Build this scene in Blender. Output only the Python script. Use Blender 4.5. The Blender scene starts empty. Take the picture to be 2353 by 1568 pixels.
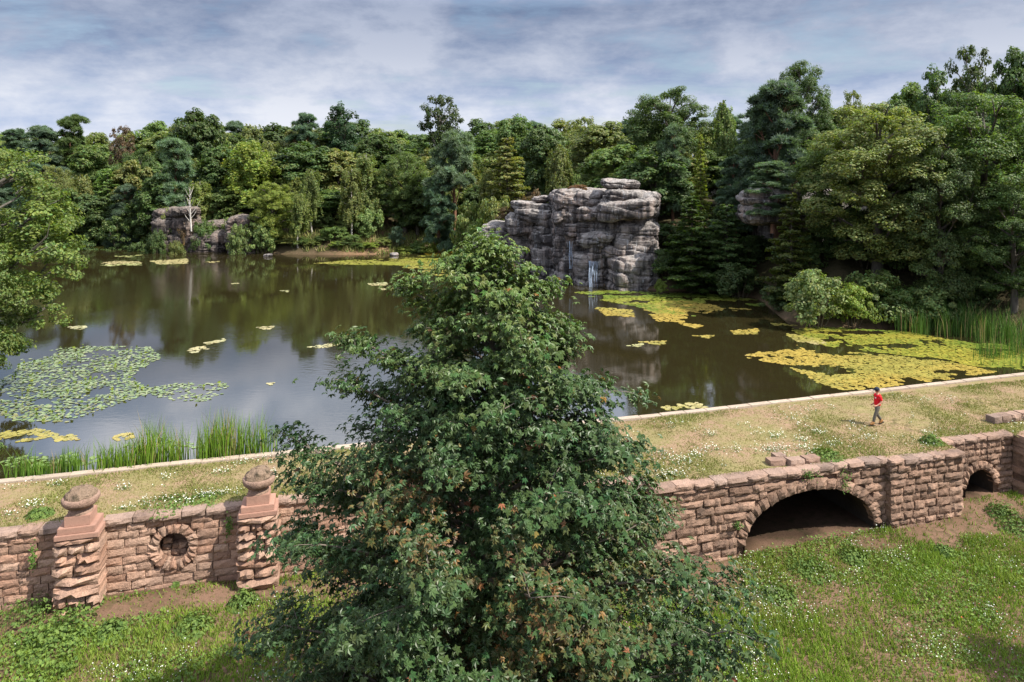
import bpy, bmesh, math, random
import numpy as np
from mathutils import Vector, Matrix, Euler

# ------------------------------------------------------------------ camera, sky, sun
SC = bpy.context.scene
COL = SC.collection
R = math.radians
CAMZ = 12.25            # water level is z = 0
F, CX, HY = 1568.0, 1176.5, 400.0     # focal length, centre column, horizon row (photo measured at 2353 x 1568)

cam_d = bpy.data.cameras.new('camera')
cam = bpy.data.objects.new('camera', cam_d)
COL.objects.link(cam)
cam.location = (0, 0, CAMZ)
cam.rotation_euler = (R(90), 0, 0)
cam_d.sensor_width = 36
cam_d.lens = 24.0
cam_d.shift_y = -(784 - HY) / 2353.0
cam_d.clip_end = 5000
SC.camera = cam

SUN_EL = R(50)
SUN_DIR = Vector((0.93, -0.37, 0)).normalized() * math.cos(SUN_EL) + Vector((0, 0, math.sin(SUN_EL)))
sun_d = bpy.data.lights.new('sun', 'SUN')
sun_d.energy = 5.0
sun_d.angle = R(0.55)
sun_d.color = (1.0, 0.94, 0.84)
sun = bpy.data.objects.new('sun', sun_d)
COL.objects.link(sun)
sun.location = (60, -30, 60)
sun.rotation_euler = SUN_DIR.to_track_quat('Z', 'Y').to_euler()

W = bpy.data.worlds.new('World')
SC.world = W
W.use_nodes = True
SC.view_settings.view_transform = 'Standard'
SC.view_settings.look = 'None'
SC.view_settings.gamma = 1
SC.view_settings.exposure = 0.78
SC.cycles.max_bounces = 6
SC.cycles.transparent_max_bounces = 4
SC.cycles.caustics_reflective = False
SC.cycles.caustics_refractive = False


class NT:
    """small node-tree helper"""
    def __init__(self, tree):
        self.t = tree
        tree.nodes.clear()

    def n(self, typ, ins=None, **attrs):
        nd = self.t.nodes.new(typ)
        for k, v in attrs.items():
            setattr(nd, k, v)
        for k, v in (ins or {}).items():
            self.put(nd.inputs[k], v)
        return nd

    def put(self, sock, v):
        if isinstance(v, bpy.types.NodeSocket):
            self.t.links.new(v, sock)
        elif isinstance(v, bpy.types.Node):
            self.t.links.new(v.outputs[0], sock)
        else:
            if sock.type == 'RGBA' and len(v) == 3:
                v = (*v, 1)
            sock.default_value = v

    def math(self, op, a, b=None, c=None):
        nd = self.t.nodes.new('ShaderNodeMath')
        nd.operation = op
        self.put(nd.inputs[0], a)
        if b is not None: self.put(nd.inputs[1], b)
        if c is not None: self.put(nd.inputs[2], c)
        return nd.outputs[0]

    def mix(self, f, a, b, mode='MIX'):
        nd = self.t.nodes.new('ShaderNodeMix')
        nd.data_type = 'RGBA'
        nd.blend_type = mode
        self.put(nd.inputs[0], f)
        self.put(nd.inputs[6], a)
        self.put(nd.inputs[7], b)
        return nd.outputs[2]

    def ramp(self, f, stops):
        nd = self.t.nodes.new('ShaderNodeValToRGB')
        cr = nd.color_ramp
        while len(cr.elements) < len(stops):
            cr.elements.new(0.5)
        for e, (p, c) in zip(cr.elements, stops):
            e.position = p
            e.color = (c, c, c, 1) if not isinstance(c, tuple) else (*c, 1)
        self.put(nd.inputs[0], f)
        return nd.outputs[0]

    def noise(self, vec, scale, detail=4, rough=.55, dist=0.0):
        nd = self.n('ShaderNodeTexNoise', {'Scale': scale, 'Detail': detail, 'Roughness': rough, 'Distortion': dist})
        if vec is not None: self.put(nd.inputs['Vector'], vec)
        return nd.outputs[0]

    def pos(self, sx=1, sy=1, sz=1):
        g = self.n('ShaderNodeNewGeometry')
        if (sx, sy, sz) == (1, 1, 1):
            return g.outputs['Position']
        m = self.n('ShaderNodeMapping')
        m.inputs['Scale'].default_value = (sx, sy, sz)
        self.put(m.inputs['Vector'], g.outputs['Position'])
        return m.outputs[0]


w = NT(W.node_tree)
sky = w.n('ShaderNodeTexSky', sky_type='NISHITA', sun_disc=False)
sky.sun_elevation = SUN_EL
sky.sun_rotation = math.atan2(SUN_DIR.x, SUN_DIR.y)
sky.air_density = 1.2
sky.dust_density = 1.5
tc = w.n('ShaderNodeTexCoord')
sep = w.n('ShaderNodeSeparateXYZ', {0: tc.outputs['Generated']})
zc = w.math('MAXIMUM', sep.outputs[2], 0.0)
den = w.math('ADD', zc, 0.10)
comb = w.n('ShaderNodeCombineXYZ', {0: w.math('MULTIPLY', w.math('DIVIDE', sep.outputs[0], den), .74), 1: w.math('DIVIDE', sep.outputs[1], den), 2: 3.7})
big = w.noise(comb.outputs[0], 0.85, 8, .58, .15)
brk = w.noise(comb.outputs[0], 1.25, 8, .62, .3)
m3 = w.n('ShaderNodeMapping', {'Scale': (3.4, 3.4, 7.5)})
w.put(m3.inputs['Vector'], tc.outputs['Generated'])
lump = w.noise(m3.outputs[0], 1.7, 9, .62, .1)
big = w.math('ADD', w.math('MULTIPLY', big, .30), w.math('MULTIPLY', lump, .70))
# stretched deck of grey cloud with a few ragged breaks
tone = w.ramp(big, [(.40, 0.0), (.58, 1.0)])
hor = w.ramp(zc, [(0.0, 1.0), (.09, .72), (.17, .28), (.235, .03), (.30, .85), (.40, 1.0)])
cdark = w.mix(hor, (.135, .185, .310), (.48, .58, .80))
clight = w.mix(hor, (.36, .41, .54), (.86, .88, .95))
cloud = w.mix(tone, cdark, clight)
bg1 = w.n('ShaderNodeBackground', {'Color': sky.outputs[0], 'Strength': 0.09})
over = w.math('MULTIPLY', w.ramp(zc, [(.235, .48), (.31, .76)]), 1.36)      # unseen cloud overhead, brightened to light the lake's reflection
bg2 = w.n('ShaderNodeBackground', {'Color': cloud, 'Strength': over})
mask = w.ramp(w.math('ADD', w.math('MULTIPLY', brk, .5), w.math('MULTIPLY', lump, .5)), [(.40, 0.45), (.50, .97)])
mx = w.n('ShaderNodeMixShader', {0: mask, 1: bg1.outputs[0], 2: bg2.outputs[0]})
w.n('ShaderNodeOutputWorld', {0: mx.outputs[0]})

# ------------------------------------------------------------------ helpers
rng = np.random.default_rng(7)
random.seed(7)


def _h(ix, iy, iz, seed):
    n = (ix.astype(np.int64) * 374761393 + iy.astype(np.int64) * 668265263 + iz.astype(np.int64) * 1274126177 + seed * 974711) & 0xFFFFFFFF
    n = ((n ^ (n >> 13)) * 1103515245) & 0xFFFFFFFF
    n = ((n ^ (n >> 16)) * 2246822519) & 0xFFFFFFFF
    return ((n ^ (n >> 15)) & 0xFFFFFF) / float(0xFFFFFF)


def vnoise(p, freq=1.0, seed=0):
    p = np.asarray(p, float) * freq
    i = np.floor(p)
    f = p - i
    f = f * f * (3 - 2 * f)
    ix, iy, iz = i[..., 0], i[..., 1], i[..., 2]
    out = 0
    for a in (0, 1):
        for b in (0, 1):
            for c in (0, 1):
                wgt = (f[..., 0] if a else 1 - f[..., 0]) * (f[..., 1] if b else 1 - f[..., 1]) * (f[..., 2] if c else 1 - f[..., 2])
                out = out + wgt * _h(ix + a, iy + b, iz + c, seed)
    return out


def fbm(p, freq, octs=3, seed=0):
    s, a, t = 0, 1.0, 0
    for k in range(octs):
        s = s + a * vnoise(p, freq * 2 ** k, seed + k * 17)
        t += a
        a *= .5
    return s / t


def n2(x, y, freq, octs=3, seed=0):
    x = np.asarray(x, float)
    return fbm(np.stack([x, np.asarray(y, float), np.zeros_like(x)], -1), freq, octs, seed)


def mk(name, V, Fc, mats=None, col=None, smooth=False, mi=None):
    """mesh from numpy arrays; Fc is one (m,k) array or a list of them"""
    me = bpy.data.meshes.new(name)
    V = np.asarray(V, np.float32).reshape(-1, 3)
    Fl = [np.asarray(f, np.int32) for f in (Fc if isinstance(Fc, list) else [Fc])]
    Fl = [f for f in Fl if len(f)]
    me.vertices.add(len(V))
    me.vertices.foreach_set('co', V.ravel())
    idx = np.concatenate([f.ravel() for f in Fl])
    starts, o = [], 0
    for f in Fl:
        m, k = f.shape
        starts.append(o + np.arange(m) * k)
        o += m * k
    starts = np.concatenate(starts).astype(np.int32)
    me.loops.add(len(idx))
    me.loops.foreach_set('vertex_index', idx)
    me.polygons.add(len(starts))
    me.polygons.foreach_set('loop_start', starts)
    if mi is not None:
        me.polygons.foreach_set('material_index', np.asarray(mi, np.int32))
    me.polygons.foreach_set('use_smooth', np.full(len(starts), bool(smooth)))
    me.update(calc_edges=True)
    if col is not None:
        at = me.color_attributes.new('Col', 'FLOAT_COLOR', 'POINT')
        c = np.ones((len(V), 4), np.float32)
        c[:, :3] = col
        at.data.foreach_set('color', c.ravel())
    for m in (mats if isinstance(mats, (list, tuple)) else [mats] if mats else []):
        me.materials.append(m)
    return me


def ob(name, data, parent=None, loc=None, rot=None, scale=None, label=None, cat=None, group=None, kind=None, color=None):
    o = bpy.data.objects.new(name, data)
    COL.objects.link(o)
    if parent: o.parent = parent
    if loc is not None: o.location = loc
    if rot is not None: o.rotation_euler = rot
    if scale is not None: o.scale = scale
    if label: o['label'] = label
    if cat: o['category'] = cat
    if group: o['group'] = group
    if kind: o['kind'] = kind
    if color is not None: o.color = (*color, 1)
    return o


class Geo:
    """collects tubes and boxes into one mesh"""
    def __init__(self):
        self.V, self.Q, self.n = [], [], 0

    def add(self, V, Q):
        self.V.append(np.asarray(V, float))
        self.Q.append(np.asarray(Q, int) + self.n)
        self.n += len(V)

    def tube(self, pts, rad, sides=6):
        pts = np.asarray(pts, float)
        k = len(pts)
        rad = np.broadcast_to(rad, (k,))
        d = np.gradient(pts, axis=0)
        d /= np.linalg.norm(d, axis=1)[:, None] + 1e-9
        ref = np.array([0, 0, 1.]) if abs(d[0][2]) < .8 else np.array([1., 0, 0])
        a = np.cross(d, ref); a /= np.linalg.norm(a, axis=1)[:, None] + 1e-9
        b = np.cross(d, a)
        th = np.arange(sides) * 2 * math.pi / sides
        V = pts[:, None] + rad[:, None, None] * (np.cos(th)[None, :, None] * a[:, None] + np.sin(th)[None, :, None] * b[:, None])
        Q = []
        for i in range(k - 1):
            for j in range(sides):
                j2 = (j + 1) % sides
                Q.append((i * sides + j, i * sides + j2, (i + 1) * sides + j2, (i + 1) * sides + j))
        self.add(V.reshape(-1, 3), Q)

    def box(self, lo, hi):
        x0, y0, z0 = lo; x1, y1, z1 = hi
        self.add([(x0, y0, z0), (x1, y0, z0), (x1, y1, z0), (x0, y1, z0), (x0, y0, z1), (x1, y0, z1), (x1, y1, z1), (x0, y1, z1)],
                 [(0, 3, 2, 1), (4, 5, 6, 7), (0, 1, 5, 4), (1, 2, 6, 5), (2, 3, 7, 6), (3, 0, 4, 7)])

    def mesh(self, name, mats, smooth=False):
        return mk(name, np.concatenate(self.V), np.concatenate(self.Q), mats, smooth=smooth)


def at(px, py, z=0.0):
    """photo position on the horizontal plane z -> world"""
    D = F * (CAMZ - z) / (py - HY)
    return np.array([(px - CX) * D / F, D, z])


def atD(px, py, D):
    return np.array([(px - CX) * D / F, D, CAMZ - (py - HY) * D / F])


# dam frame: u runs along the dam, v towards the valley side
UA = R(15)
UC, US = math.cos(UA), math.sin(UA)
DO = np.array([-10.0, 24.86])


def P(u, v, z=0.0):
    u, v = np.asarray(u, float), np.asarray(v, float)
    return np.stack(np.broadcast_arrays(DO[0] + u * UC + v * US, DO[1] + u * US - v * UC, z), -1)


def UV(x, y):
    dx, dy = np.asarray(x, float) - DO[0], np.asarray(y, float) - DO[1]
    return dx * UC + dy * US, dx * US - dy * UC


def u_at(px, v):
    a = (px - CX) / F
    t = (v + DO[0] * US - DO[1] * UC) / (a * US - UC)
    return (t * a - DO[0]) * UC + (t - DO[1]) * US


# ------------------------------------------------------------------ materials
def mat(name):
    m = bpy.data.materials.new(name)
    m.use_nodes = True
    return m, NT(m.node_tree)


def finish(t, shader, disp=None):
    t.n('ShaderNodeOutputMaterial', {0: shader})


def leafy(name, use_obj=True, trans=.42, spec=.35, rough=.5, var=.55, nscale=.55):
    m, t = mat(name)
    at_ = t.n('ShaderNodeAttribute', attribute_name='Col').outputs[0]
    if use_obj:
        oi = t.n('ShaderNodeObjectInfo')
        c = t.mix(1.0, oi.outputs['Color'], at_, 'MULTIPLY')
    else:
        c = at_
    nz = t.noise(t.pos(), nscale, 3)
    br = t.ramp(nz, [(.3, 1 - var * .5), (.7, 1 + var * .5)])
    c = t.mix(1.0, c, br, 'MULTIPLY')
    b = t.n('ShaderNodeBsdfPrincipled', {'Base Color': c, 'Roughness': rough, 'Specular IOR Level': spec})
    ct = t.mix(1.0, c, (1.25, 1.35, .55), 'MULTIPLY')
    tr = t.n('ShaderNodeBsdfTranslucent', {'Color': ct})
    s = t.n('ShaderNodeMixShader', {0: trans, 1: b.outputs[0], 2: tr.outputs[0]})
    finish(t, s.outputs[0])
    return m


M_leaf = leafy('foliage')
M_syc = leafy('sycamore_leaf', use_obj=False, trans=.25, spec=.4, rough=.45, var=.25)
M_grass = leafy('grass_blade', use_obj=False, trans=.25, spec=.2, rough=.6, var=.35, nscale=.9)
M_pad = leafy('lily_leaf', use_obj=False, trans=.05, spec=.6, rough=.3, var=.3, nscale=1.2)


def bark(name):
    m, t = mat(name)
    oi = t.n('ShaderNodeObjectInfo')
    nz = t.noise(t.pos(3, 3, .8), 2.0, 5, .65)
    c = t.mix(1.0, oi.outputs['Color'], t.ramp(nz, [(.3, .45), (.7, 1.25)]), 'MULTIPLY')
    bp = t.n('ShaderNodeBump', {'Strength': .5, 'Distance': .05, 'Height': nz})
    b = t.n('ShaderNodeBsdfPrincipled', {'Base Color': c, 'Roughness': .85, 'Normal': bp.outputs[0]})
    finish(t, b.outputs[0])
    return m


M_bark = bark('bark')


def stone(name, base, alt, dark, var=.5, bump=.7, grime=.5, scale=1.0, fine=1.0):
    m, t = mat(name)
    oi = t.n('ShaderNodeObjectInfo')
    p = t.pos()
    nA = t.noise(p, 1.3 * scale, 5, .6)
    nB = t.noise(p, 6.0 * scale, 5, .65)
    nC = t.noise(p, 26 * scale, 3, .6)
    c = t.mix(oi.outputs['Random'], base, alt)
    c = t.mix(t.ramp(nB, [(.45, 0.0), (.75, .75 * grime)]), c, dark)
    c = t.mix(t.ramp(nA, [(.52, 0.0), (.68, grime)]), c, dark)
    c = t.mix(1.0, c, t.ramp(nC, [(.25, 1 - .3 * fine), (.75, 1 + .3 * fine)]), 'MULTIPLY')
    rv = t.math('MULTIPLY_ADD', t.math('FRACT', t.math('MULTIPLY', oi.outputs['Random'], 7.31)), var, 1 - var * .5)
    c = t.mix(1.0, c, t.n('ShaderNodeCombineColor', {0: rv, 1: rv, 2: rv}).outputs[0], 'MULTIPLY')
    h = t.math('ADD', nB, t.math('MULTIPLY', nC, .35))
    bp = t.n('ShaderNodeBump', {'Strength': bump, 'Distance': .06, 'Height': h})
    b = t.n('ShaderNodeBsdfPrincipled', {'Base Color': c, 'Roughness': .9, 'Specular IOR Level': .2, 'Normal': bp.outputs[0]})
    finish(t, b.outputs[0])
    return m


M_stone = stone('red_sandstone', (.31, .180, .125), (.38, .255, .19), (.17, .115, .09), var=.5, bump=1.0, grime=.55)
M_stone_old = stone('weathered_red_sandstone', (.225, .140, .100), (.31, .20, .145), (.10, .072, .056), var=.55, bump=1.0, grime=.75)
M_coping = stone('coping_sandstone', (.30, .195, .145), (.25, .18, .145), (.11, .08, .065), var=.4, bump=.8, grime=.6)
M_bowl = stone('weathered_sandstone', (.27, .175, .135), (.30, .20, .15), (.12, .085, .06), var=.2, bump=.9, grime=.8, scale=1.6)
M_new = stone('sawn_pink_sandstone', (.35, .20, .15), (.38, .225, .17), (.25, .145, .11), var=.15, bump=.25, grime=.4, scale=1.5, fine=.5)
M_core = stone('earthy_joint', (.17, .105, .075), (.17, .105, .075), (.09, .06, .045), var=0, bump=1.0, grime=.5)
M_tunnel = stone('shade_dark_tunnel_stone', (.045, .035, .028), (.045, .035, .028), (.02, .017, .012), var=0, bump=.8, grime=.5)  # the dark of the arch interiors, painted into the stone colour
M_kerb = stone('pale_edging', (.38, .31, .245), (.35, .285, .225), (.27, .205, .15), var=.15, bump=.3, grime=.4)
M_moss = stone('crusted_mound', (.24, .17, .12), (.24, .17, .12), (.07, .055, .035), var=0, bump=1.0, grime=1.0, scale=3.0)


def rockmat():
    m, t = mat('gritstone')
    p = t.pos()
    strk = t.noise(t.pos(1.0, 1.0, .10), 1.3, 5, .65)          # rain streaks run down
    strk2 = t.noise(t.pos(1.6, 1.6, .14), 2.4, 4, .6)
    bed = t.noise(t.pos(.22, .22, 2.6), 1.5, 6, .68, .4)        # bedding
    mid = t.noise(p, .45, 4, .55)
    fine = t.noise(p, 4.0, 6, .7)
    pits = t.noise(t.pos(.8, .8, 2.2), 3.2, 4, .6)
    c = t.mix(t.ramp(mid, [(.40, 0.0), (.66, 1.0)]), (.225, .205, .196), (.285, .215, .185))
    c = t.mix(t.ramp(fine, [(.45, 0.0), (.70, .7)]), c, (.40, .375, .36))
    c = t.mix(t.ramp(strk, [(.44, 0.0), (.56, .9)]), c, (.045, .042, .044))
    c = t.mix(t.ramp(strk2, [(.60, 0.0), (.68, .75)]), c, (.40, .41, .43))
    c = t.mix(t.ramp(bed, [(.36, .95), (.43, 0.0)]), c, (.032, .028, .028))
    g = t.n('ShaderNodeNewGeometry')
    nz = t.n('ShaderNodeSeparateXYZ', {0: g.outputs['Normal']}).outputs[2]
    lich = t.math('MULTIPLY', t.ramp(nz, [(.35, 0.0), (.75, 1.0)]), t.ramp(fine, [(.40, 0.0), (.58, .62)]))
    c = t.mix(lich, c, (.42, .385, .355))                          # pale lichen and weathered crust on the upper faces
    c = t.mix(1.0, c, t.n('ShaderNodeObjectInfo').outputs['Color'], 'MULTIPLY')
    h = t.math('ADD', t.math('MULTIPLY', bed, 1.4), t.math('ADD', t.math('MULTIPLY', fine, .45), t.math('MULTIPLY', pits, .6)))
    bp = t.n('ShaderNodeBump', {'Strength': .9, 'Distance': .28, 'Height': h})
    b = t.n('ShaderNodeBsdfPrincipled', {'Base Color': c, 'Roughness': .88, 'Specular IOR Level': .25, 'Normal': bp.outputs[0]})
    finish(t, b.outputs[0])
    return m


M_rock = rockmat()


def groundmat(name, a, b_, c_, s=1.0, zones=False):
    m, t = mat(name)
    p = t.pos()
    n1 = t.noise(p, .35 * s, 5, .6)
    n2_ = t.noise(p, 3.0 * s, 5, .65)
    n3 = t.noise(p, 22 * s, 3, .6)
    c = t.mix(t.ramp(n1, [(.42, 0.0), (.60, 1.0)]), a, b_)
    c = t.mix(t.ramp(n2_, [(.48, 0.0), (.66, .8)]), c, c_)
    if zones:      # soil tint stored on the sheet: leaf litter in the woods, sand on the far bank, earth below the dam, painted shade under it
        c = t.mix(1.0, c, t.n('ShaderNodeAttribute', attribute_name='Col').outputs[0], 'MULTIPLY')
    c = t.mix(1.0, c, t.ramp(n3, [(.25, .65), (.75, 1.3)]), 'MULTIPLY')
    bp = t.n('ShaderNodeBump', {'Strength': .6, 'Distance': .05, 'Height': t.math('ADD', n2_, t.math('MULTIPLY', n3, .4))})
    b = t.n('ShaderNodeBsdfPrincipled', {'Base Color': c, 'Roughness': .95, 'Specular IOR Level': .1, 'Normal': bp.outputs[0]})
    finish(t, b.outputs[0])
    return m


M_ground = groundmat('woodland_and_meadow_soil', (.15, .095, .06), (.20, .125, .085), (.085, .075, .035), zones=True)
M_damtop = groundmat('trodden_turf', (.215, .180, .085), (.26, .175, .115), (.165, .155, .058), 1.2)

m, t = mat('lake_water')
rip = t.noise(t.pos(1.0, 2.2, 1), 1.6, 3, .5)
rip2 = t.noise(t.pos(1.0, 1.6, 1), 7.0, 2, .5)
wind = t.noise(t.pos(), .045, 3, .5, .6)
amt = t.ramp(wind, [(.48, .015), (.68, .13)])
hgt = t.math('ADD', t.math('MULTIPLY', rip, .8), t.math('MULTIPLY', rip2, .25))
bp = t.n('ShaderNodeBump', {'Strength': amt, 'Distance': .12, 'Height': hgt})
M_water = m
b = t.n('ShaderNodeBsdfPrincipled', {'Base Color': (.022, .018, .007), 'Roughness': .035, 'IOR': 3.2, 'Normal': bp.outputs[0]})
finish(t, b.outputs[0])


def flat(name, c, rough=.8, spec=.3, nz=.25, scale=30):
    m, t = mat(name)
    n_ = t.noise(t.pos(), scale, 3)
    cc = t.mix(1.0, c, t.ramp(n_, [(.3, 1 - nz), (.7, 1 + nz)]), 'MULTIPLY')
    b = t.n('ShaderNodeBsdfPrincipled', {'Base Color': cc, 'Roughness': rough, 'Specular IOR Level': spec})
    finish(t, b.outputs[0])
    return m

# ------------------------------------------------------------------ terrain and lake
VB = lambda u: -4.4 - 0.03 * np.maximum(0, np.asarray(u, float) - 20)     # water-side edge of the dam
shore_px = [(160, 553), (345, 560), (420, 573), (570, 579), (650, 585), (760, 586), (860, 585), (960, 577), (1050, 571), (1100, 585),
            (1200, 612), (1330, 650), (1420, 660), (1510, 668), (1640, 670), (1745, 688), (1800, 735), (1880, 752), (1960, 752), (2060, 742), (2200, 752),
            (2353, 790), (2480, 835)]
shore = [(-29, 22.5), (-30, 28), (-30.5, 34), (-31.5, 38), (-34, 44), (-46, 58), (-68, 85), (-90, 112)]
shore += [tuple(at(*p)[:2]) for p in shore_px]
e = P(46, VB(46))
shore += [(e[0] + 1, e[1] + .5)]
shore = np.array([(a, b) for a, b in shore])
near = [P(46, VB(46) + .8)[:2], P(20, -3.8)[:2], P(-19, -3.8)[:2]]
lake = np.concatenate([shore, np.array(near)])


def lake_sd(x, y):
    """signed distance to the lake outline, negative inside"""
    x, y = np.asarray(x, float), np.asarray(y, float)
    A, B = lake, np.roll(lake, -1, 0)
    d2 = np.full(x.shape, 1e9)
    ins = np.zeros(x.shape, bool)
    for (ax, ay), (bx, by) in zip(A, B):
        ex, ey = bx - ax, by - ay
        tt = np.clip(((x - ax) * ex + (y - ay) * ey) / (ex * ex + ey * ey + 1e-9), 0, 1)
        d2 = np.minimum(d2, (x - ax - tt * ex) ** 2 + (y - ay - tt * ey) ** 2)
        c = (ay > y) != (by > y)
        ins ^= c & (x < (bx - ax) * (y - ay) / (by - ay + 1e-12) + ax)
    d = np.sqrt(d2)
    return np.where(ins, -d, d)


HP = np.array([(-90, 160, 9), (-40, 150, 9), (0, 140, 9), (40, 125, 11), (25, 92, 9), (12, 84, 7.5), (40, 72, 11), (52, 60, 8), (62, 48, 6), (80, 90, 15),
               (-60, 50, 2.0), (-45, 30, 1.0), (-60, 10, -1), (60, 25, 0), (0, 300, 13), (150, 150, 18), (-200, 150, 9), (-18, 112, 5), (-45, 122, 7.0), (-60, 125, 6.5), (200, 0, 2), (-200, 0, 0)], float)


def meadow(u, v):
    z = np.interp(u, [-40, -15, 0, 12, 19, 24, 29, 40], [-2.2, -2.35, -2.5, -2.9, -2.95, -2.72, -2.62, -2.55])
    z = z - .04 * np.clip(v - 2, 0, 12) - .02 * np.clip(v - 14, 0, 60)
    return z


def terrain(x, y):
    x, y = np.asarray(x, float), np.asarray(y, float)
    d = lake_sd(x, y)
    wsum, hs = 0, 0
    for a, b, h in HP:
        wg = 1 / ((x - a) ** 2 + (y - b) ** 2 + 60) ** 1.3
        wsum = wsum + wg
        hs = hs + wg * h
    hill = hs / wsum
    dd = np.maximum(d, 0)
    bank = .12 * np.minimum(dd, 1) + hill * (1 - np.exp(-dd / 11.0)) + (n2(x, y, .12, 3, 5) - .5) * 1.6 * np.clip(dd / 6, 0, 1)
    z = np.where(d < 0, -1.8 * np.clip(-d / 2.2, 0, 1) - .02, bank)
    u, v = UV(x, y)
    mz = meadow(u, v) + (n2(x, y, .35, 3, 9) - .5) * .30
    on = np.clip((v + 4.6) / .6, 0, 1) * np.clip((u + 26) / 6, 0, 1) * np.clip((46 - u) / 6, 0, 1)
    low = np.clip((v - 1) / 14, 0, 1)                       # away from the dam the valley floor spreads out
    on = np.maximum(on, low)
    return np.where(v > -4.6, z * (1 - on) + mz * on, z)


def axis(segs):
    out = []
    for a, b, st in segs:
        out += list(np.arange(a, b, st))
    out.append(segs[-1][1])
    return np.array(out)


gx = axis([(-2500, -400, 300), (-400, -110, 12), (-110, -30, 1.6), (-30, 34, .8), (34, 100, 1.6), (100, 400, 12), (400, 2500, 300)])
gy = axis([(-2500, -200, 300), (-200, -10, 12), (-10, 14, 1.6), (14, 50, .8), (50, 140, 1.4), (140, 200, 4), (200, 500, 15), (500, 3500, 300)])
X, Y = np.meshgrid(gx, gy)
Z = terrain(X, Y)
nx_, ny_ = len(gx), len(gy)
ii = (np.arange(ny_ - 1)[:, None] * nx_ + np.arange(nx_ - 1)[None]).ravel()
def front_v0(u):
    return np.where(u < 11.2, 0.0, np.where(u < 15.2, 1.8, np.where(u < 29.85, 2.5, np.where(u < 34, 1.7, .5))))


SDL = lake_sd(X, Y)
wood = np.clip((Y + .1 * np.abs(X) - 38) / 10, 0, 1) * np.clip((SDL + 1) / 2, 0, 1)
px_ = CX + X / np.maximum(Y, 1) * F
sand = np.exp(-((px_ - 850) / 75) ** 2) * np.clip((16 - SDL) / 6, 0, 1) * (Y > 80) * np.clip(.2 + 2.2 * (n2(X, Y, .25, 3, 12) - .3), 0, 1)
tint = (1 - wood)[..., None] * np.array([.86, .84, .84]) + wood[..., None] * np.array([.32, .42, .35])
U_, V_ = UV(X, Y)
dam_shade = ((V_ > -4.5) & (V_ < front_v0(U_)) & (Y < 48) & (Y > 15))[..., None]  # ground beneath the dam, where the arch shade is painted into the tint
tint = np.where(dam_shade, tint * .30, tint)
tint = tint * (1 - sand[..., None]) + sand[..., None] * np.array([1.6, 1.5, 1.35])
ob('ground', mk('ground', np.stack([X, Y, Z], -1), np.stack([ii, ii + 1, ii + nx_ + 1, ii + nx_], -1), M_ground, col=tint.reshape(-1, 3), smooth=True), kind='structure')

# lake surface: shoreline pushed a little under the banks, straight along the dam
cen = lake.mean(0)
bm = bmesh.new()
vs = []
for i, (x, y) in enumerate(lake):
    if i < len(shore):
        dv = np.array([x, y]) - cen
        dv = dv / np.linalg.norm(dv) * 4.0
        vs.append(bm.verts.new((x + dv[0], y + dv[1], 0)))
    else:
        vs.append(bm.verts.new((x, y, 0)))
f = bm.faces.new(vs)
if f.normal.z < 0: f.normal_flip()
bmesh.ops.triangulate(bm, faces=bm.faces[:])
me = bpy.data.meshes.new('lake'); bm.to_mesh(me); bm.free()
for p in me.polygons:
    if p.normal.z < 0: p.flip()
me.materials.append(M_water)
ob('lake', me, kind='structure')

# ------------------------------------------------------------------ dam body and edging
FRONT = [(-30, -.12), (11.2, -.12), (11.2, 1.75), (15.2, 1.75), (15.2, 2.6), (26.0, 2.6), (26.0, 2.9), (29.85, 2.9), (29.85, 1.75), (33.9, 1.75), (33.9, 2.3), (36.6, 2.3), (36.6, .5), (50, .5)]


def front_v(u):
    us = [a for a, _ in FRONT]; vs_ = [b for _, b in FRONT]
    u = np.asarray(u, float)
    out = np.full(u.shape, vs_[0], float)
    for (a, va), (b, vb) in zip(FRONT[::2], FRONT[1::2]):
        out = np.where((u >= a) & (u <= b), va, out)
    return out


def dam_z(u, v):
    p = P(u, v)
    return .17 + (n2(p[..., 0], p[..., 1], .5, 3, 21) - .5) * .16


us = np.concatenate([np.linspace(a + 1e-3, b - 1e-3, max(2, int((b - a) / .5))) for (a, _), (b, _) in zip(FRONT[::2], FRONT[1::2])])
nv = 18
tt = np.linspace(0, 1, nv)
fv = front_v(us)
Vv = VB(us)[:, None] + .2 + (fv - VB(us) - .2)[:, None] * tt[None]
top = P(us[:, None] + 0 * Vv, Vv, dam_z(us[:, None] + 0 * Vv, Vv))
top[:, -1, 2] -= .05
Vt = top.reshape(-1, 3)
nU = len(us)
ii = (np.arange(nU - 1)[:, None] * nv + np.arange(nv - 1)[None]).ravel()
Q1 = np.stack([ii, ii + 1, ii + nv + 1, ii + nv], -1)[:, ::-1]
ob('dam', mk('dam', Vt, Q1, M_damtop, smooth=True), kind='structure')


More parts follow.
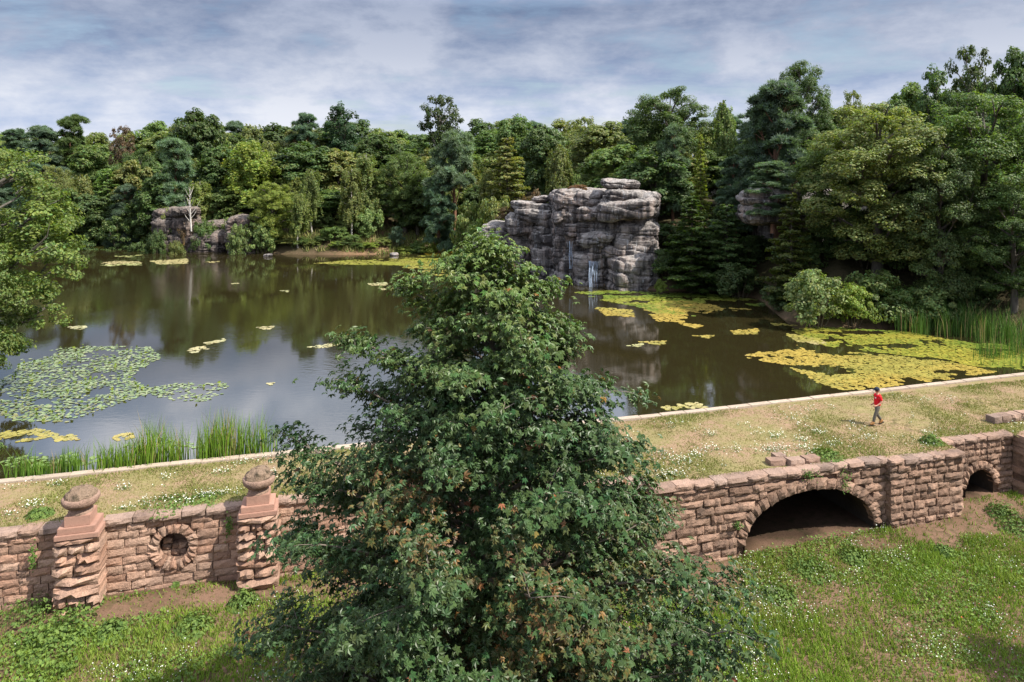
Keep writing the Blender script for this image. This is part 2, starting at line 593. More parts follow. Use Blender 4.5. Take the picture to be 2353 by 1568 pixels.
def block_mesh(name, seed, taper=0.0, nx=5, nz=3, bulge=.10, jit=.03, material=None, smooth=False):
    """rock-faced block, unit size, front towards -Y"""
    r = np.random.default_rng(seed)
    V, idx = [], {}
    for j in range(nz + 1):
        for i in range(nx + 1):
            x, z = i / nx - .5, j / nz - .5
            edge = i in (0, nx) or j in (0, nz)
            if edge:
                y = -.5 + .085 + r.uniform(-.05, .05)
                x += r.uniform(-jit, jit) * (1 if i not in (0, nx) else .7); z += r.uniform(-jit, jit) * 1.6
                x *= .985; z *= .975
            else:
                y = -.5 - r.uniform(-.03, bulge)
                x += r.uniform(-.05, .05); z += r.uniform(-.05, .05)
            idx[i, j] = len(V)
            V.append([x, y, z])
    ring = [(i, 0) for i in range(nx)] + [(nx, j) for j in range(nz)] + [(i, nz) for i in range(nx, 0, -1)] + [(0, j) for j in range(nz, 0, -1)]
    back = []
    for k in ring:
        x, y, z = V[idx[k]]
        back.append(len(V)); V.append([x * 1.02, .5, z * 1.02])
    Q = [(idx[i, j], idx[i + 1, j], idx[i + 1, j + 1], idx[i, j + 1]) for j in range(nz) for i in range(nx)]
    n = len(ring)
    for a in range(n):
        b_ = (a + 1) % n
        Q.append((idx[ring[a]], back[a], back[b_], idx[ring[b_]]))
    V = np.array(V)
    V[:, 0] *= 1 + taper * V[:, 2]
    # close the back too
    c = len(V)
    V = np.vstack([V, [[0, .5, 0]]])
    T = [(back[(a + 1) % n], back[a], c) for a in range(n)]
    return mk(name, V, [np.array(Q), np.array(T)], material, smooth=smooth)


BL = [block_mesh('stone', 100 + i, bulge=.05, jit=.014, material=M_stone) for i in range(14)]
BL_R = [block_mesh('rough_stone', 200 + i, bulge=.17, jit=.045, material=M_stone_old) for i in range(14)]
BL_C = [block_mesh('coping_stone', 300 + i, bulge=.08, jit=.03, material=M_coping) for i in range(8)]
BL_V = [block_mesh('voussoir', 400 + i, taper=.34, nx=3, nz=3, bulge=.14, material=M_stone) for i in range(6)]
BL_A = [block_mesh('voussoir', 420 + i, taper=.14, nx=3, nz=3, bulge=.2, jit=.05, material=M_stone_old) for i in range(6)]
rs = random.Random(3)


class Arch:
    def __init__(s, x, zs, half, rise, ring, nst, zb=None, depth=5.0, circle=False):
        s.x, s.zs, s.half, s.rise, s.ring, s.nst, s.depth, s.circle = x, zs, half, rise, ring, nst, depth, circle

    def hw(s, z, grow=0.0):
        h, r_ = s.half + grow, s.rise + grow
        if s.circle or z > s.zs:
            q = 1 - ((z - s.zs) / r_) ** 2
            return h * math.sqrt(q) if q > 0 else 0
        return h

    def zrange(s, x, zbot):
        q = 1 - ((x - s.x) / s.half) ** 2
        if q <= 0: return None
        k = s.rise * math.sqrt(q)
        return (s.zs - k if s.circle else zbot - .5, s.zs + k)


def wall(name, u0, v0, heading, L, z0, z1, label, cat='wall', group=None, holes=(), wr=(.45, .95), ch=(.24, .32), blocks=BL, depth=.34, coping=True, cop_h=.23, core_d=.45,
         cop_w=(.5, .95), seed=1, core_back=True, proud=.05):
    r = random.Random(seed)
    o = P(u0, v0, z0)
    root = ob(name, None, loc=o, rot=(0, 0, UA + R(heading)), label=label, cat=cat, group=group, kind='thing')
    H = z1 - z0
    # core
    g = Geo()
    xs = np.unique(np.concatenate([np.linspace(.03, L - .03, max(4, int(L / .12)))] + [np.linspace(h.x - h.half, h.x + h.half, 41) for h in holes]))
    yf = .13
    for a, b_ in zip(xs[:-1], xs[1:]):
        cuts = [(-.4, H - .06)]
        for h in holes:
            za, zb_ = h.zrange((a + b_) / 2, z0), None
            if za:
                lo, hi = za[0] - z0, za[1] - z0
                new = []
                for p0, p1 in cuts:
                    if lo > p0: new.append((p0, min(p1, lo)))
                    if hi < p1: new.append((max(p0, hi), p1))
                cuts = new
        for p0, p1 in cuts:
            g.add([(a, yf, p0), (b_, yf, p0), (b_, yf, p1), (a, yf, p1)], [(0, 1, 2, 3)])
    if core_back:
        g.add([(0.03, yf, H - .06), (L - .03, yf, H - .06), (L - .03, yf + core_d, H - .06), (0.03, yf + core_d, H - .06)], [(0, 1, 2, 3)])
        g.add([(0.03, yf, -.4), (0.03, yf + core_d, -.4), (0.03, yf + core_d, H - .06), (0.03, yf, H - .06)], [(0, 1, 2, 3)])
        g.add([(L - .03, yf, -.4), (L - .03, yf + core_d, -.4), (L - .03, yf + core_d, H - .06), (L - .03, yf, H - .06)], [(0, 1, 2, 3)])
    tn = Geo()
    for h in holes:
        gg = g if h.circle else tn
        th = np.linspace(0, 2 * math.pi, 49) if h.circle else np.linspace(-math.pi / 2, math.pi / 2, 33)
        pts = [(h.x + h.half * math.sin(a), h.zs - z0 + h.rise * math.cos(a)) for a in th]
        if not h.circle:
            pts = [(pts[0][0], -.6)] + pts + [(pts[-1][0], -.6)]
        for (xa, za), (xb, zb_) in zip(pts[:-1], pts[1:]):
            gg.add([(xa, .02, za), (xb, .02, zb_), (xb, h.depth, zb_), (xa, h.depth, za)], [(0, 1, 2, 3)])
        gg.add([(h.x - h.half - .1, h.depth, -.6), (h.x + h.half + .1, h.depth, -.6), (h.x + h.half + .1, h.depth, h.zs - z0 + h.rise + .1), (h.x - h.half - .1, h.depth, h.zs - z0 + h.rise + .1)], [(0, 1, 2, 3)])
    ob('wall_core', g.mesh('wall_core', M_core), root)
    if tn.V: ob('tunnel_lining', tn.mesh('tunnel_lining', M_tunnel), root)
    # courses
    ctop = H - (cop_h if coping else 0)
    z = -.12
    k = 0
    hs = []
    while z < ctop - .02:
        h_ = r.uniform(*ch)
        if ctop - z - h_ < .12: h_ = ctop - z
        hs.append((z, h_)); z += h_
    cnt = 0
    for zb_, h_ in hs:
        segs = [(0.0, L)]
        for h in holes:
            zt = z0 + zb_ + h_ * .5
            hw = max(h.hw(z0 + zb_ + h_ * .2, h.ring * .92), h.hw(z0 + zb_ + h_ * .8, h.ring * .92))
            if hw <= 0: continue
            new = []
            for a, b_ in segs:
                if h.x - hw > a: new.append((a, min(b_, h.x - hw)))
                if h.x + hw < b_: new.append((max(a, h.x + hw), b_))
                if b_ < h.x - hw or a > h.x + hw: pass
            segs = [s_ for s_ in new if s_[1] - s_[0] > .05]
        wr_ = wr if r.random() < .7 else (wr[0] * .7, wr[1] * .7)
        for a, b_ in segs:
            x = a
            while x < b_ - .01:
                w_ = r.uniform(*wr_)
                if b_ - x - w_ < wr[0] * .6: w_ = b_ - x
                s_ = r.choice(blocks)
                ob('stone', s_, root, loc=(x + w_ / 2, depth / 2 - r.uniform(-.015, proud), zb_ + h_ / 2), rot=(r.uniform(-.03, .03), r.uniform(-.008, .008), r.uniform(-.03, .03)),
                   scale=(w_ * .983, depth, h_ * .965))
                x += w_; cnt += 1
    for h in holes:
        for k in range(h.nst):
            if h.circle:
                a = (k + .5) / h.nst * 2 * math.pi
            else:
                a = -math.pi / 2 + (k + .5) / h.nst * math.pi
            px_, pz_ = h.half * math.sin(a), h.rise * math.cos(a)
            nx__, nz__ = math.sin(a) / h.half, math.cos(a) / h.rise
            l_ = math.hypot(nx__, nz__); nx__ /= l_; nz__ /= l_
            da = (2 if h.circle else 1) * math.pi / h.nst
            arc = math.hypot(h.half * math.cos(a), h.rise * math.sin(a)) * da
            rg = h.ring * r.uniform(.92, 1.12)
            arc *= 1 + .5 * rg / max(h.half, .1)
            ob('voussoir', r.choice(BL_V if h.circle else BL_A), root, loc=(h.x + px_ + nx__ * rg / 2, depth / 2 - .055 - r.uniform(0, .03), h.zs - z0 + pz_ + nz__ * rg / 2),
               rot=(0, math.atan2(nx__, nz__), 0), scale=(arc * .97, depth, rg))
    if coping:
        x = 0.0
        while x < L - .01:
            w_ = r.uniform(*cop_w)
            if L - x - w_ < .35: w_ = L - x
            ob('coping_stone', r.choice(BL_C), root, loc=(x + w_ / 2, .2 - r.uniform(.03, .09), ctop + cop_h * .5 + r.uniform(-.012, .02)),
               rot=(r.uniform(-.04, .04), r.uniform(-.02, .02), r.uniform(-.03, .03)), scale=(w_ * .98, r.uniform(.46, .58), cop_h * r.uniform(.95, 1.1)))
            x += w_
    return root


def bevel_box(name, sx, sy, sz, material, bev=.015, seed=0, rough=0.0):
    bm = bmesh.new()
    bmesh.ops.create_cube(bm, size=1)
    for v_ in bm.verts:
        v_.co = Vector((v_.co.x * sx, v_.co.y * sy, v_.co.z * sz))
    bmesh.ops.bevel(bm, geom=bm.edges[:], offset=bev, segments=2, affect='EDGES')
    me = bpy.data.meshes.new(name); bm.to_mesh(me); bm.free()
    me.materials.append(material)
    return me


def lathe(name, prof, material, seg=40, nz=.05, nf=3.0, seed=0, smooth=True, zn=True):
    prof = np.array(prof, float)
    th = np.arange(seg) * 2 * math.pi / seg
    V = np.stack([prof[:, 0][:, None] * np.cos(th), prof[:, 0][:, None] * np.sin(th), np.broadcast_to(prof[:, 1][:, None], (len(prof), seg))], -1)
    V += (np.stack([fbm(V + 10 * k, nf, 3, seed + k) for k in range(3)], -1) - .5) * 2 * nz * np.array([1, 1, .8 if zn else 0])
    k = len(prof)
    Q = [(i * seg + j, i * seg + (j + 1) % seg, (i + 1) * seg + (j + 1) % seg, (i + 1) * seg + j) for i in range(k - 1) for j in range(seg)]
    return mk(name, V, np.array(Q), material, smooth=smooth)


def finial(u, v, label, seed, s=.93):
    o = P(u, v, .05)
    root = ob('stone_finial', None, loc=o, rot=(0, 0, UA), scale=(s, s, s), label=label, cat='finial', group='bowl finials on the wall piers')
    ob('plinth_slab', bevel_box('plinth_slab', 1.42, 1.12, .17, M_new), root, loc=(0.02, 0, .085))
    ob('plinth_slab', bevel_box('plinth_slab', 1.22, 1.0, .22, M_new), root, loc=(0.0, 0.02, .282))
    ob('plinth_block', bevel_box('plinth_block', .84, .80, .36, M_new, .012), root, loc=(0, .02, .574))
    ob('neck', lathe('neck', [(.40, .0), (.40, .06), (.36, .10), (.33, .2)], M_bowl, nz=.012, seed=seed), root, loc=(0, .02, .757))
    prof = [(.31, 0), (.40, .03), (.50, .09), (.575, .17), (.605, .25), (.61, .34), (.585, .40), (.54, .42), (.49, .40)]
    ob('bowl', lathe('bowl', prof, M_bowl, nz=.035, nf=3.5, seed=seed + 3), root, loc=(0, .02, .93))
    pm = [(.53, 0), (.52, .09), (.47, .20), (.38, .30), (.26, .38), (.11, .43), (.004, .44)]
    ob('crusted_mound', lathe('crusted_mound', pm, M_moss, seg=44, nz=.13, nf=6, seed=seed + 9, smooth=False), root, loc=(0, .02, 1.25))
    return root


BL_P = [block_mesh('pier_stone', 250 + i, bulge=.20, jit=.05, material=M_stone) for i in range(10)]


def pier(u0, wdt, v0, v1, z0, z1, label, seed, blocks=BL_P, ch=(.28, .42), group='stone piers of the dam wall', taper=0.0):
    r = random.Random(seed)
    D = v1 - v0
    root = ob('stone_pier', None, loc=P(u0, v1, z0), rot=(0, 0, UA), label=label, cat='pier', group=group, kind='thing')
    g = Geo(); g.box((.08, .10, -.4), (wdt - .08, D + .05, z1 - z0 - .05))
    ob('pier_core', g.mesh('pier_core', M_core), root)
    z = -.15
    H = z1 - z0
    while z < H - .02:
        h_ = r.uniform(*ch)
        if H - z - h_ < .2: h_ = H - z
        n = r.choice([1, 1, 2, 2, 3]) if wdt < 1.8 else r.choice([3, 4, 5])
        cuts = sorted([0] + [(k + r.uniform(-.18, .18)) / n for k in range(1, n)] + [1])
        o_ = r.uniform(-.05, .05)
        for a, b_ in zip(cuts[:-1], cuts[1:]):
            e0 = o_ if a == 0 else 0; e1 = o_ * .6 if b_ == 1 else 0
            xa, xb = a * wdt + e0, b_ * wdt - e1
            dep = D + .06 + r.uniform(-.02, .06)
            ob('stone', r.choice(blocks), root, loc=((xa + xb) / 2, D + .02 - dep / 2, z + h_ / 2), rot=(r.uniform(-.02, .02), r.uniform(-.02, .02), r.uniform(-.03, .03)),
               scale=((xb - xa) * .975, dep, h_ * .95))
        z += h_
    return root


u_p1 = float(u_at(120, .75)); u_p2 = float(u_at(543, .75))
PW = 1.42
wall('dam_wall', -18, 0, 0, u_p1 + 18.1, -2.4, .2, 'red stone retaining wall running out beyond the outermost finial pier', seed=4, wr=(.55, .9), ch=(.26, .31))
ocx = float(u_at(399, 0)) - (u_p1 + PW)
ocz = float(CAMZ - (1256 - HY) * (P(float(u_at(399, 0)), 0)[1]) / F)
wall('dam_wall', u_p1 + PW - .1, 0, 0, u_p2 - u_p1 - PW + .2, -2.5, .2, 'red stone wall bay with a round ringed opening between two finial piers', seed=9, wr=(.6, 1.05), ch=(.27, .33),
     holes=[Arch(ocx + .1, ocz, .50, .50, .31, 19, circle=True, depth=.62)])
# rubble filling the bottom of the round opening
rr = ob('rubble_fill', None, loc=P(u_p1 + PW + ocx, -.40, ocz - .5), rot=(0, 0, UA), label='rough stones piled inside the round wall opening', cat='rubble')
for k in range(7):
    ob('stone', BL_R[k], rr, loc=((k % 3 - 1) * .27 + rs.uniform(-.05, .05), .02 + .03 * (k // 3), .14 + .20 * (k // 3)), rot=(0, rs.uniform(-.2, .2), rs.uniform(-.3, .3)), scale=(.30, .26, .2))
wall('dam_wall', u_p2 + PW - .1, 0, 0, 11.2 - u_p2 - PW + .2, -2.75, .2, 'red stone retaining wall mostly hidden behind the big sycamore', seed=15, wr=(.5, .9), ch=(.27, .33))
pier(u_p1, PW, 0, .75, -2.5, .05, 'rough stone pier with the outer finial, weeds at its foot', 5)
pier(u_p2, PW, 0, .75, -2.75, .05, 'rough stone pier touching the sycamore leaves, finial on top', 8)
finial(u_p1 + PW / 2, .32, 'carved stone bowl finial on stepped pink plinth, on the outer pier', 5)
finial(u_p2 + PW / 2, .32, 'carved stone bowl finial on stepped pink plinth, beside the sycamore crown', 40, .92)

# recess beside the sycamore with its small arch, then the projecting arch block
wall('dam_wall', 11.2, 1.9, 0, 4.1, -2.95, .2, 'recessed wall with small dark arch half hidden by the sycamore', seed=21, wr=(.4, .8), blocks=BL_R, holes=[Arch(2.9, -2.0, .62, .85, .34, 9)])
wall('dam_wall', 15.2, 1.9, -90, .9, -3.05, .2, 'shaded return of the arch block beside the sycamore', seed=22, wr=(.4, .7), blocks=BL_R, coping=False)
ua, ub = float(u_at(1712, 2.75)), float(u_at(2008, 2.75))
wall('arched_wall', 15.2, 2.75, 0, 10.85, -3.1, .2, 'red stone wall block pierced by the wide dark arch', seed=33, wr=(.42, 1.15), ch=(.27, .38), blocks=BL_R, depth=.36,
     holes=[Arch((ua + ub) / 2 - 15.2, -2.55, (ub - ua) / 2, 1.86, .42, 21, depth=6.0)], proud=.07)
wall('buttress_wall', 26.0, 3.02, 0, 3.85, -2.85, .2, 'red stone buttress between the wide arch and the small arch', seed=37, wr=(.45, 1.0), ch=(.27, .37), blocks=BL_R, depth=.36, proud=.07, core_d=.6)
wall('buttress_wall', 26.02, 2.5, -90, .5, -2.85, .2, 'narrow shaded return of the buttress beside the wide arch', seed=38, wr=(.4, .5), blocks=BL_R, coping=False)
sa = float(u_at(2251, 1.9))
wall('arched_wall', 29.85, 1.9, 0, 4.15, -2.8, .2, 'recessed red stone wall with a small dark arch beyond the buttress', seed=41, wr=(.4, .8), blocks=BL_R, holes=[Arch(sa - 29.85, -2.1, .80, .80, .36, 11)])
pier(34.0, 2.6, 1.9, 2.5, -2.75, .2, 'wide rough stone pier beyond the small dark arch', 47, blocks=BL_R, ch=(.26, .36), group=None)
wall('dam_wall', 36.6, .6, 0, 12, -2.7, .2, 'stone wall continuing past the last wide pier', seed=52, blocks=BL_R)
# loose coping blocks lying on the turf
rr = ob('low_wall', None, loc=P(34.2, .62, .1), rot=(0, 0, UA + R(1)), label='short row of coping stones lying on the turf above the last pier', cat='stone row')
x = 0
for k in range(11):
    w_ = rs.uniform(.5, .85)
    ob('coping_stone', BL_C[k % 8], rr, loc=(x + w_ / 2, 0, .2), rot=(0, rs.uniform(-.05, .05), rs.uniform(-.06, .06)), scale=(w_ * .96, .5, .42))
    x += w_
for k, (px, py) in enumerate([(1783, 1062), (1826, 1062), (1862, 1057), (1790, 1052)]):
    p = at(px, py, .25)
    ob('loose_stone', BL_C[k], None, loc=(p[0], p[1], .23), rot=(0, rs.uniform(-.06, .06), UA + rs.uniform(-.1, .1)), scale=(.72 if k < 3 else .5, .42, .34),
       label='weathered block lying on the turf just above the wide arch', cat='stone', group='loose blocks above the wide arch')

# pale edging along the water, in lengths
kr = ob('stone_edging', None, loc=P(-24, VB(-24), 0), rot=(0, 0, 0), label='pale straight stone edging along the water side of the dam', cat='edging')
u = -24.0
o0 = P(-24, VB(-24), 0)
k = 0
while u < 47:
    l_ = rs.uniform(1.1, 1.5)
    a, b_ = P(u, VB(u)), P(u + l_, VB(u + l_))
    md = (a + b_) / 2 - o0
    if k < 5:
        meK = bevel_box('edging_stone', 1, 1, 1, M_kerb, .02)
        globals()['KM%d' % k] = meK
    ob('edging_stone', globals()['KM%d' % (k % 5)], kr, loc=(md[0], md[1], -.17 + rs.uniform(-.012, .012)), rot=(0, 0, math.atan2(b_[1] - a[1], b_[0] - a[0])), scale=(l_ - .012, .36, .84))
    u += l_; k += 1

# ------------------------------------------------------------------ rock outcrops
def rock_block(name, parent, c, h, e=4.0, seed=0, bed=.9, rz=0.0, n=20, amp=1.0):
    c = np.array(c, float); h = np.array(h, float)
    g = np.linspace(-1, 1, n)
    A, B = np.meshgrid(g, g)
    A, B = A.ravel(), B.ravel()
    o = np.ones_like(A)
    faces = [np.stack(s, -1) for s in ((A, B, o), (B, A, -o), (o, A, B), (-o, B, A), (B, o, A), (A, -o, B))]
    Pp = np.concatenate(faces)
    q = np.arange((n - 1) * (n - 1))
    i0 = (q // (n - 1)) * n + q % (n - 1)
    Qd = np.concatenate([np.stack([i0, i0 + 1, i0 + n + 1, i0 + n], -1) + k * n * n for k in range(6)])
    key = np.round(Pp * 1e4).astype(int)
    _, fi, inv = np.unique(key, axis=0, return_index=True, return_inverse=True)
    Pp = Pp[fi]
    Qd = inv.reshape(-1)[Qd]
    q = Pp / (np.abs(Pp) ** e).sum(1)[:, None] ** (1 / e)
    L = q * h
    rr0 = np.random.default_rng(seed)
    tl = rr0.uniform(-.10, .10)
    L[:, 2] += L[:, 0] * tl * (.5 if h[2] > 2 else 1)
    L[:, 0] += L[:, 2] * rr0.uniform(-.15, .15)
    cs, sn = math.cos(rz), math.sin(rz)
    L = np.stack([L[:, 0] * cs - L[:, 1] * sn, L[:, 0] * sn + L[:, 1] * cs, L[:, 2]], -1)
    nd = q / h
    nd = np.stack([nd[:, 0] * cs - nd[:, 1] * sn, nd[:, 0] * sn + nd[:, 1] * cs, nd[:, 2]], -1)
    nd /= np.linalg.norm(nd, axis=1)[:, None]
    Wp = L + c
    zz = (Wp[:, 2] + .10 * Wp[:, 0] + (fbm(Wp, .35, 3, seed) - .5) * 1.1) / bed + seed * .37
    k = np.floor(zz); f = zz - k
    gr = np.exp(-(np.minimum(f, 1 - f) / .075) ** 2)
    horiz = np.clip(1.15 - np.abs(nd[:, 2]), 0, 1)
    lay = (_h(k, k * 0 + seed, k * 0, 3) - .5)
    d = amp * (-.34 * gr * horiz + .45 * lay * horiz * min(1, h.min()) + (fbm(Wp, .5, 3, seed + 5) - .5) * 1.3 * min(1.0, h.min() * .7) + (fbm(Wp * np.array([1, 1, 1.8]), 1.1, 4, 8) - .5) * .38)
    # vertical joints
    jx = (Wp[:, 0] * .40 + Wp[:, 1] * .3 + (fbm(Wp, .5, 2, seed + 3) - .5) * 1.6) + seed * .21
    jf = jx - np.floor(jx)
    d -= amp * .55 * np.exp(-(np.minimum(jf, 1 - jf) / .045) ** 2) * horiz
    Wp = Wp + nd * d[:, None]
    return ob(name, mk(name, Wp - np.array(parent.location), Qd, M_rock, smooth=True), parent)


def crop3(x, y):      # positions measured on an enlarged view of the big rock
    return 1063.6 + x * .228, 376.5 + y * .228


big = ob('rock_outcrop', None, loc=at(1440, 662), label='tall layered grey gritstone crag rising straight from the lake, waterfall on its face', cat='rock')
BLK = [  # x0, x1, y0, y1 on the enlarged view, depth of the front face, thickness, exponent, bed
    ('cap_boulder', 1415, 1795, 158, 268, 74.5, 3.2, 2.6, .5),
    ('boulder', 1455, 1850, 262, 410, 73.8, 5, 3.2, .7),
    ('boulder', 1445, 2005, 370, 560, 72.6, 6, 3.6, .8),
    ('boulder', 1740, 2005, 290, 470, 73.2, 5, 2.8, .8),
    ('boulder', 915, 1230, 285, 600, 76.5, 6, 3.4, 1.0),
    ('boulder', 1160, 1490, 275, 440, 76.0, 6, 3.4, .7),
    ('boulder', 1170, 1470, 430, 585, 75.4, 6, 3.4, .8),
    ('boulder', 1480, 1930, 530, 720, 74.6, 5, 4.5, .9),
    ('boulder', 1580, 2025, 610, 810, 73.2, 6, 3.6, .55),
    ('boulder', 1560, 2015, 770, 1010, 73.0, 6, 4.2, .8),
    ('boulder', 1500, 1990, 960, 1340, 71.8, 7, 4.6, 1.3),
    ('boulder', 1190, 1520, 580, 720, 76.0, 5, 4.0, .6),
    ('boulder', 1180, 1560, 690, 870, 74.6, 5, 3.0, .6),
    ('boulder', 1230, 1560, 830, 1000, 75.0, 5, 3.6, .6),
    ('boulder', 1120, 1570, 960, 1330, 74.9, 6, 6.0, 1.6),
    ('boulder', 900, 1200, 560, 780, 77.3, 6, 4.4, .9),
    ('boulder', 915, 1230, 740, 1010, 77.0, 6, 4.6, 1.1),
    ('boulder', 900, 1210, 960, 1320, 76.6, 6, 4.6, 1.2),
    ('boulder', 505, 930, 398, 500, 80.5, 5, 3.4, .6),
    ('boulder', 565, 930, 470, 580, 79.8, 6, 4.0, .7),
    ('boulder', 450, 735, 530, 720, 80.6, 6, 4.0, .8),
    ('boulder', 700, 935, 550, 720, 79.6, 6, 4.4, .9),
    ('boulder', 690, 935, 680, 910, 79.4, 6, 5.0, 1.2),
    ('boulder', 680, 940, 860, 1250, 79.0, 6, 5.0, 1.2),
    ('boulder', 210, 730, 625, 770, 82.6, 6, 3.8, .7),
    ('boulder', 225, 720, 730, 900, 82.2, 6, 4.6, .8),
    ('boulder', 330, 730, 860, 1200, 81.6, 6, 5.0, 1.0),
    ('boulder', 150, 430, 770, 960, 83.5, 6, 4.0, .8),
    ('boulder', 120, 380, 900, 1150, 84.0, 6, 4.0, .8),
    ('boulder', 700, 900, 322, 398, 81.5, 2.4, 2.4, .5),
    ('boulder', 1290, 1480, 455, 545, 74.9, 3, 3.0, .5),
    ('boulder', 1390, 1545, 700, 790, 73.9, 3, 2.6, .5),
    ('boulder', 1400, 1550, 830, 960, 73.9, 3, 2.8, .5),
    ('boulder', 1020, 1200, 600, 760, 76.4, 3, 3.2, .6),
]
for k, (nm, x0, x1, y0, y1, D, th, e_, bed) in enumerate(BLK):
    p0, q0 = crop3(x0, y0); p1, q1 = crop3(x1, y1)
    c = atD((p0 + p1) / 2, (q0 + q1) / 2, D)
    hx, hz = (p1 - p0) / 2 * D / F, (q1 - q0) / 2 * D / F
    rock_block(nm, big, (c[0], D + th / 2, c[2]), (hx * 1.06, th / 2, hz * (1.18 if e_ > 3.3 else 1.04)), e_ + (1.5 if e_ > 3.3 else .2), 11 + k, bed, rz=rs.uniform(-.35, .25), n=30 if hx * hz > 3 else 20)
# core mass behind, so that the crag is solid from every side
for k, (x0, x1, y0, y1, D, th) in enumerate([(930, 1960, 330, 1330, 77, 8), (480, 950, 470, 1300, 82, 7), (200, 520, 660, 1200, 85, 6)]):
    p0, q0 = crop3(x0, y0); p1, q1 = crop3(x1, y1)
    c = atD((p0 + p1) / 2, (q0 + q1) / 2, D)
    rock_block('crag_body', big, (c[0], D + th / 2, c[2]), ((p1 - p0) / 2 * D / F, th / 2, (q1 - q0) / 2 * D / F), 5, 70 + k, 1.0, n=26)

# left rocks
lr = ob('rock_outcrop', None, loc=at(450, 575), label='low layered brown rocks on the far shore with bare saplings on top', cat='rock')
for k, (x0, x1, y0, y1, D, th, e_, bed) in enumerate([
        (345, 432, 478, 530, 108, 6, 5.0, .55), (342, 440, 500, 590, 107.5, 7, 5.5, .7), (385, 440, 478, 500, 107, 4, 3, .5), (418, 520, 512, 546, 109, 5, 3.6, .5),
        (425, 516, 535, 592, 106.5, 6, 4.2, .6), (455, 516, 508, 530, 110, 5, 3.2, .5), (514, 570, 500, 552, 105.8, 6, 5.2, .5), (514, 575, 530, 596, 105, 6, 5, .8), (560, 610, 525, 596, 107, 5, 4, .8)]):
    c = atD((x0 + x1) / 2, (y0 + y1) / 2, D)
    rock_block('boulder', lr, (c[0], D + th / 2, c[2]), ((x1 - x0) / 2 * D / F * 1.03, th / 2, (y1 - y0) / 2 * D / F * 1.03), e_, 120 + k, bed * .62, n=30, amp=.75).color = (.66, .60, .56, 1)
# shaded crag among the right hand trees
rc = ob('rock_outcrop', None, loc=at(1800, 690), label='dark shaded crag ledge jutting out below the big blue pine', cat='rock')
for k, (x0, x1, y0, y1, D, th, e_, bed) in enumerate([(1728, 1860, 432, 478, 65, 5, 3.4, .5), (1728, 1880, 470, 520, 65, 6, 4, .6), (1760, 1880, 505, 640, 72, 5, 4.4, .9), (1860, 1990, 440, 640, 68, 6, 4.0, 1.0), (1985, 2120, 470, 720, 66, 6, 4.0, 1.2)]):
    c = atD((x0 + x1) / 2, (y0 + y1) / 2, D)
    rock_block('boulder', rc, (c[0], D + th / 2, c[2]), ((x1 - x0) / 2 * D / F * 1.03, th / 2, (y1 - y0) / 2 * D / F * 1.03), e_, 160 + k, bed, n=18)
rb = ob('rock_outcrop', None, loc=at(2270, 745), label='small mossy boulder behind the reeds under the dark trees', cat='rock')
c = atD(2262, 705, 57)
rock_block('boulder', rb, (c[0], 58.5, c[2]), (1.5, 1.4, 1.3), 3, 190, .6, n=18)
for k, (px, py, s_) in enumerate([(905, 588, .5), (940, 578, .9), (880, 575, .7), (615, 590, .5)]):
    p = at(px, py)
    q = ob('shore_rock', None, loc=p, label='small pink rock at the foot of the sandy far bank', cat='rock', group='small rocks along the far bank')
    rock_block('boulder', q, (p[0], p[1] + .3, .15), (s_ * 1.3, s_, s_ * .5), 2.8, 200 + k, .4, n=10, amp=.5)

# waterfall: strands of water from the overhang to the lake
m, t = mat('falling_water')
sn = t.noise(t.pos(6, 6, .4), 2.0, 3)
b = t.n('ShaderNodeBsdfPrincipled', {'Base Color': (.42, .50, .62), 'Roughness': .18, 'IOR': 1.33, 'Alpha': t.ramp(sn, [(.35, .35), (.6, .9)])})
finish(t, b.outputs[0])
M_fall = m
g = Geo()
D0 = 74.05
wt = atD(1366, 602, D0); wb = atD(1366, 662, D0)
for k in range(15):
    x0 = wt[0] - .1 + ((k / 14) ** 1.3 - .5) * .95
    ztop = wt[2] + rs.uniform(-.05, .08)
    zb_ = wb[2] + (0 if k < 6 or rs.random() < .3 else rs.uniform(.2, 1.6))
    zs = np.linspace(ztop, zb_, 9)
    f_ = np.linspace(0, 1, 9)
    yy = D0 + .5 - .55 * f_ ** .5
    g.tube(np.stack([x0 + .04 * np.sin(f_ * 7 + k) + (.12 * f_ * (rs.random() - .5)), yy, zs], -1), np.full(9, rs.uniform(.010, .030)), 5)
ob('waterfall', g.mesh('waterfall', M_fall, smooth=True), label='thin blue-white waterfall dropping down the crag face into the lake', cat='waterfall')
g = Geo()
wt, wb = atD(1310, 555, 76.2), atD(1312, 618, 76.2)
for k in range(7):
    x0 = wt[0] + (rs.random() - .5) * .7
    f_ = np.linspace(0, 1, 8)
    g.tube(np.stack([x0 + .05 * np.sin(f_ * 9 + k), 76.3 - .25 * f_, wt[2] + (wb[2] - wt[2]) * f_], -1), np.full(8, rs.uniform(.01, .03)), 5)
ob('waterfall', g.mesh('waterfall', M_fall, smooth=True), label='faint trickle of water in the dark cleft of the crag', cat='waterfall')

# ------------------------------------------------------------------ trees
def unit(v):
    return v / (np.linalg.norm(v, axis=-1, keepdims=True) + 1e-9)


T_DIA = (np.array([(0, -.5, 0), (.34, 0, .10), (0, .55, -.02), (-.34, 0, .10)]), np.array([(0, 1, 2), (0, 2, 3)]))
T_TUFT_V, T_TUFT_F = [], []
for k in range(6):
    a = k * 2 * math.pi / 6 + .3
    ax = np.array([math.cos(a) * .75, math.sin(a) * .75, .62])
    sd = np.array([-math.sin(a), math.cos(a), 0]) * .10
    T_TUFT_V += [sd, -sd, ax]
    T_TUFT_F.append((3 * k, 3 * k + 1, 3 * k + 2))
T_TUFT = (np.array(T_TUFT_V), np.array(T_TUFT_F))


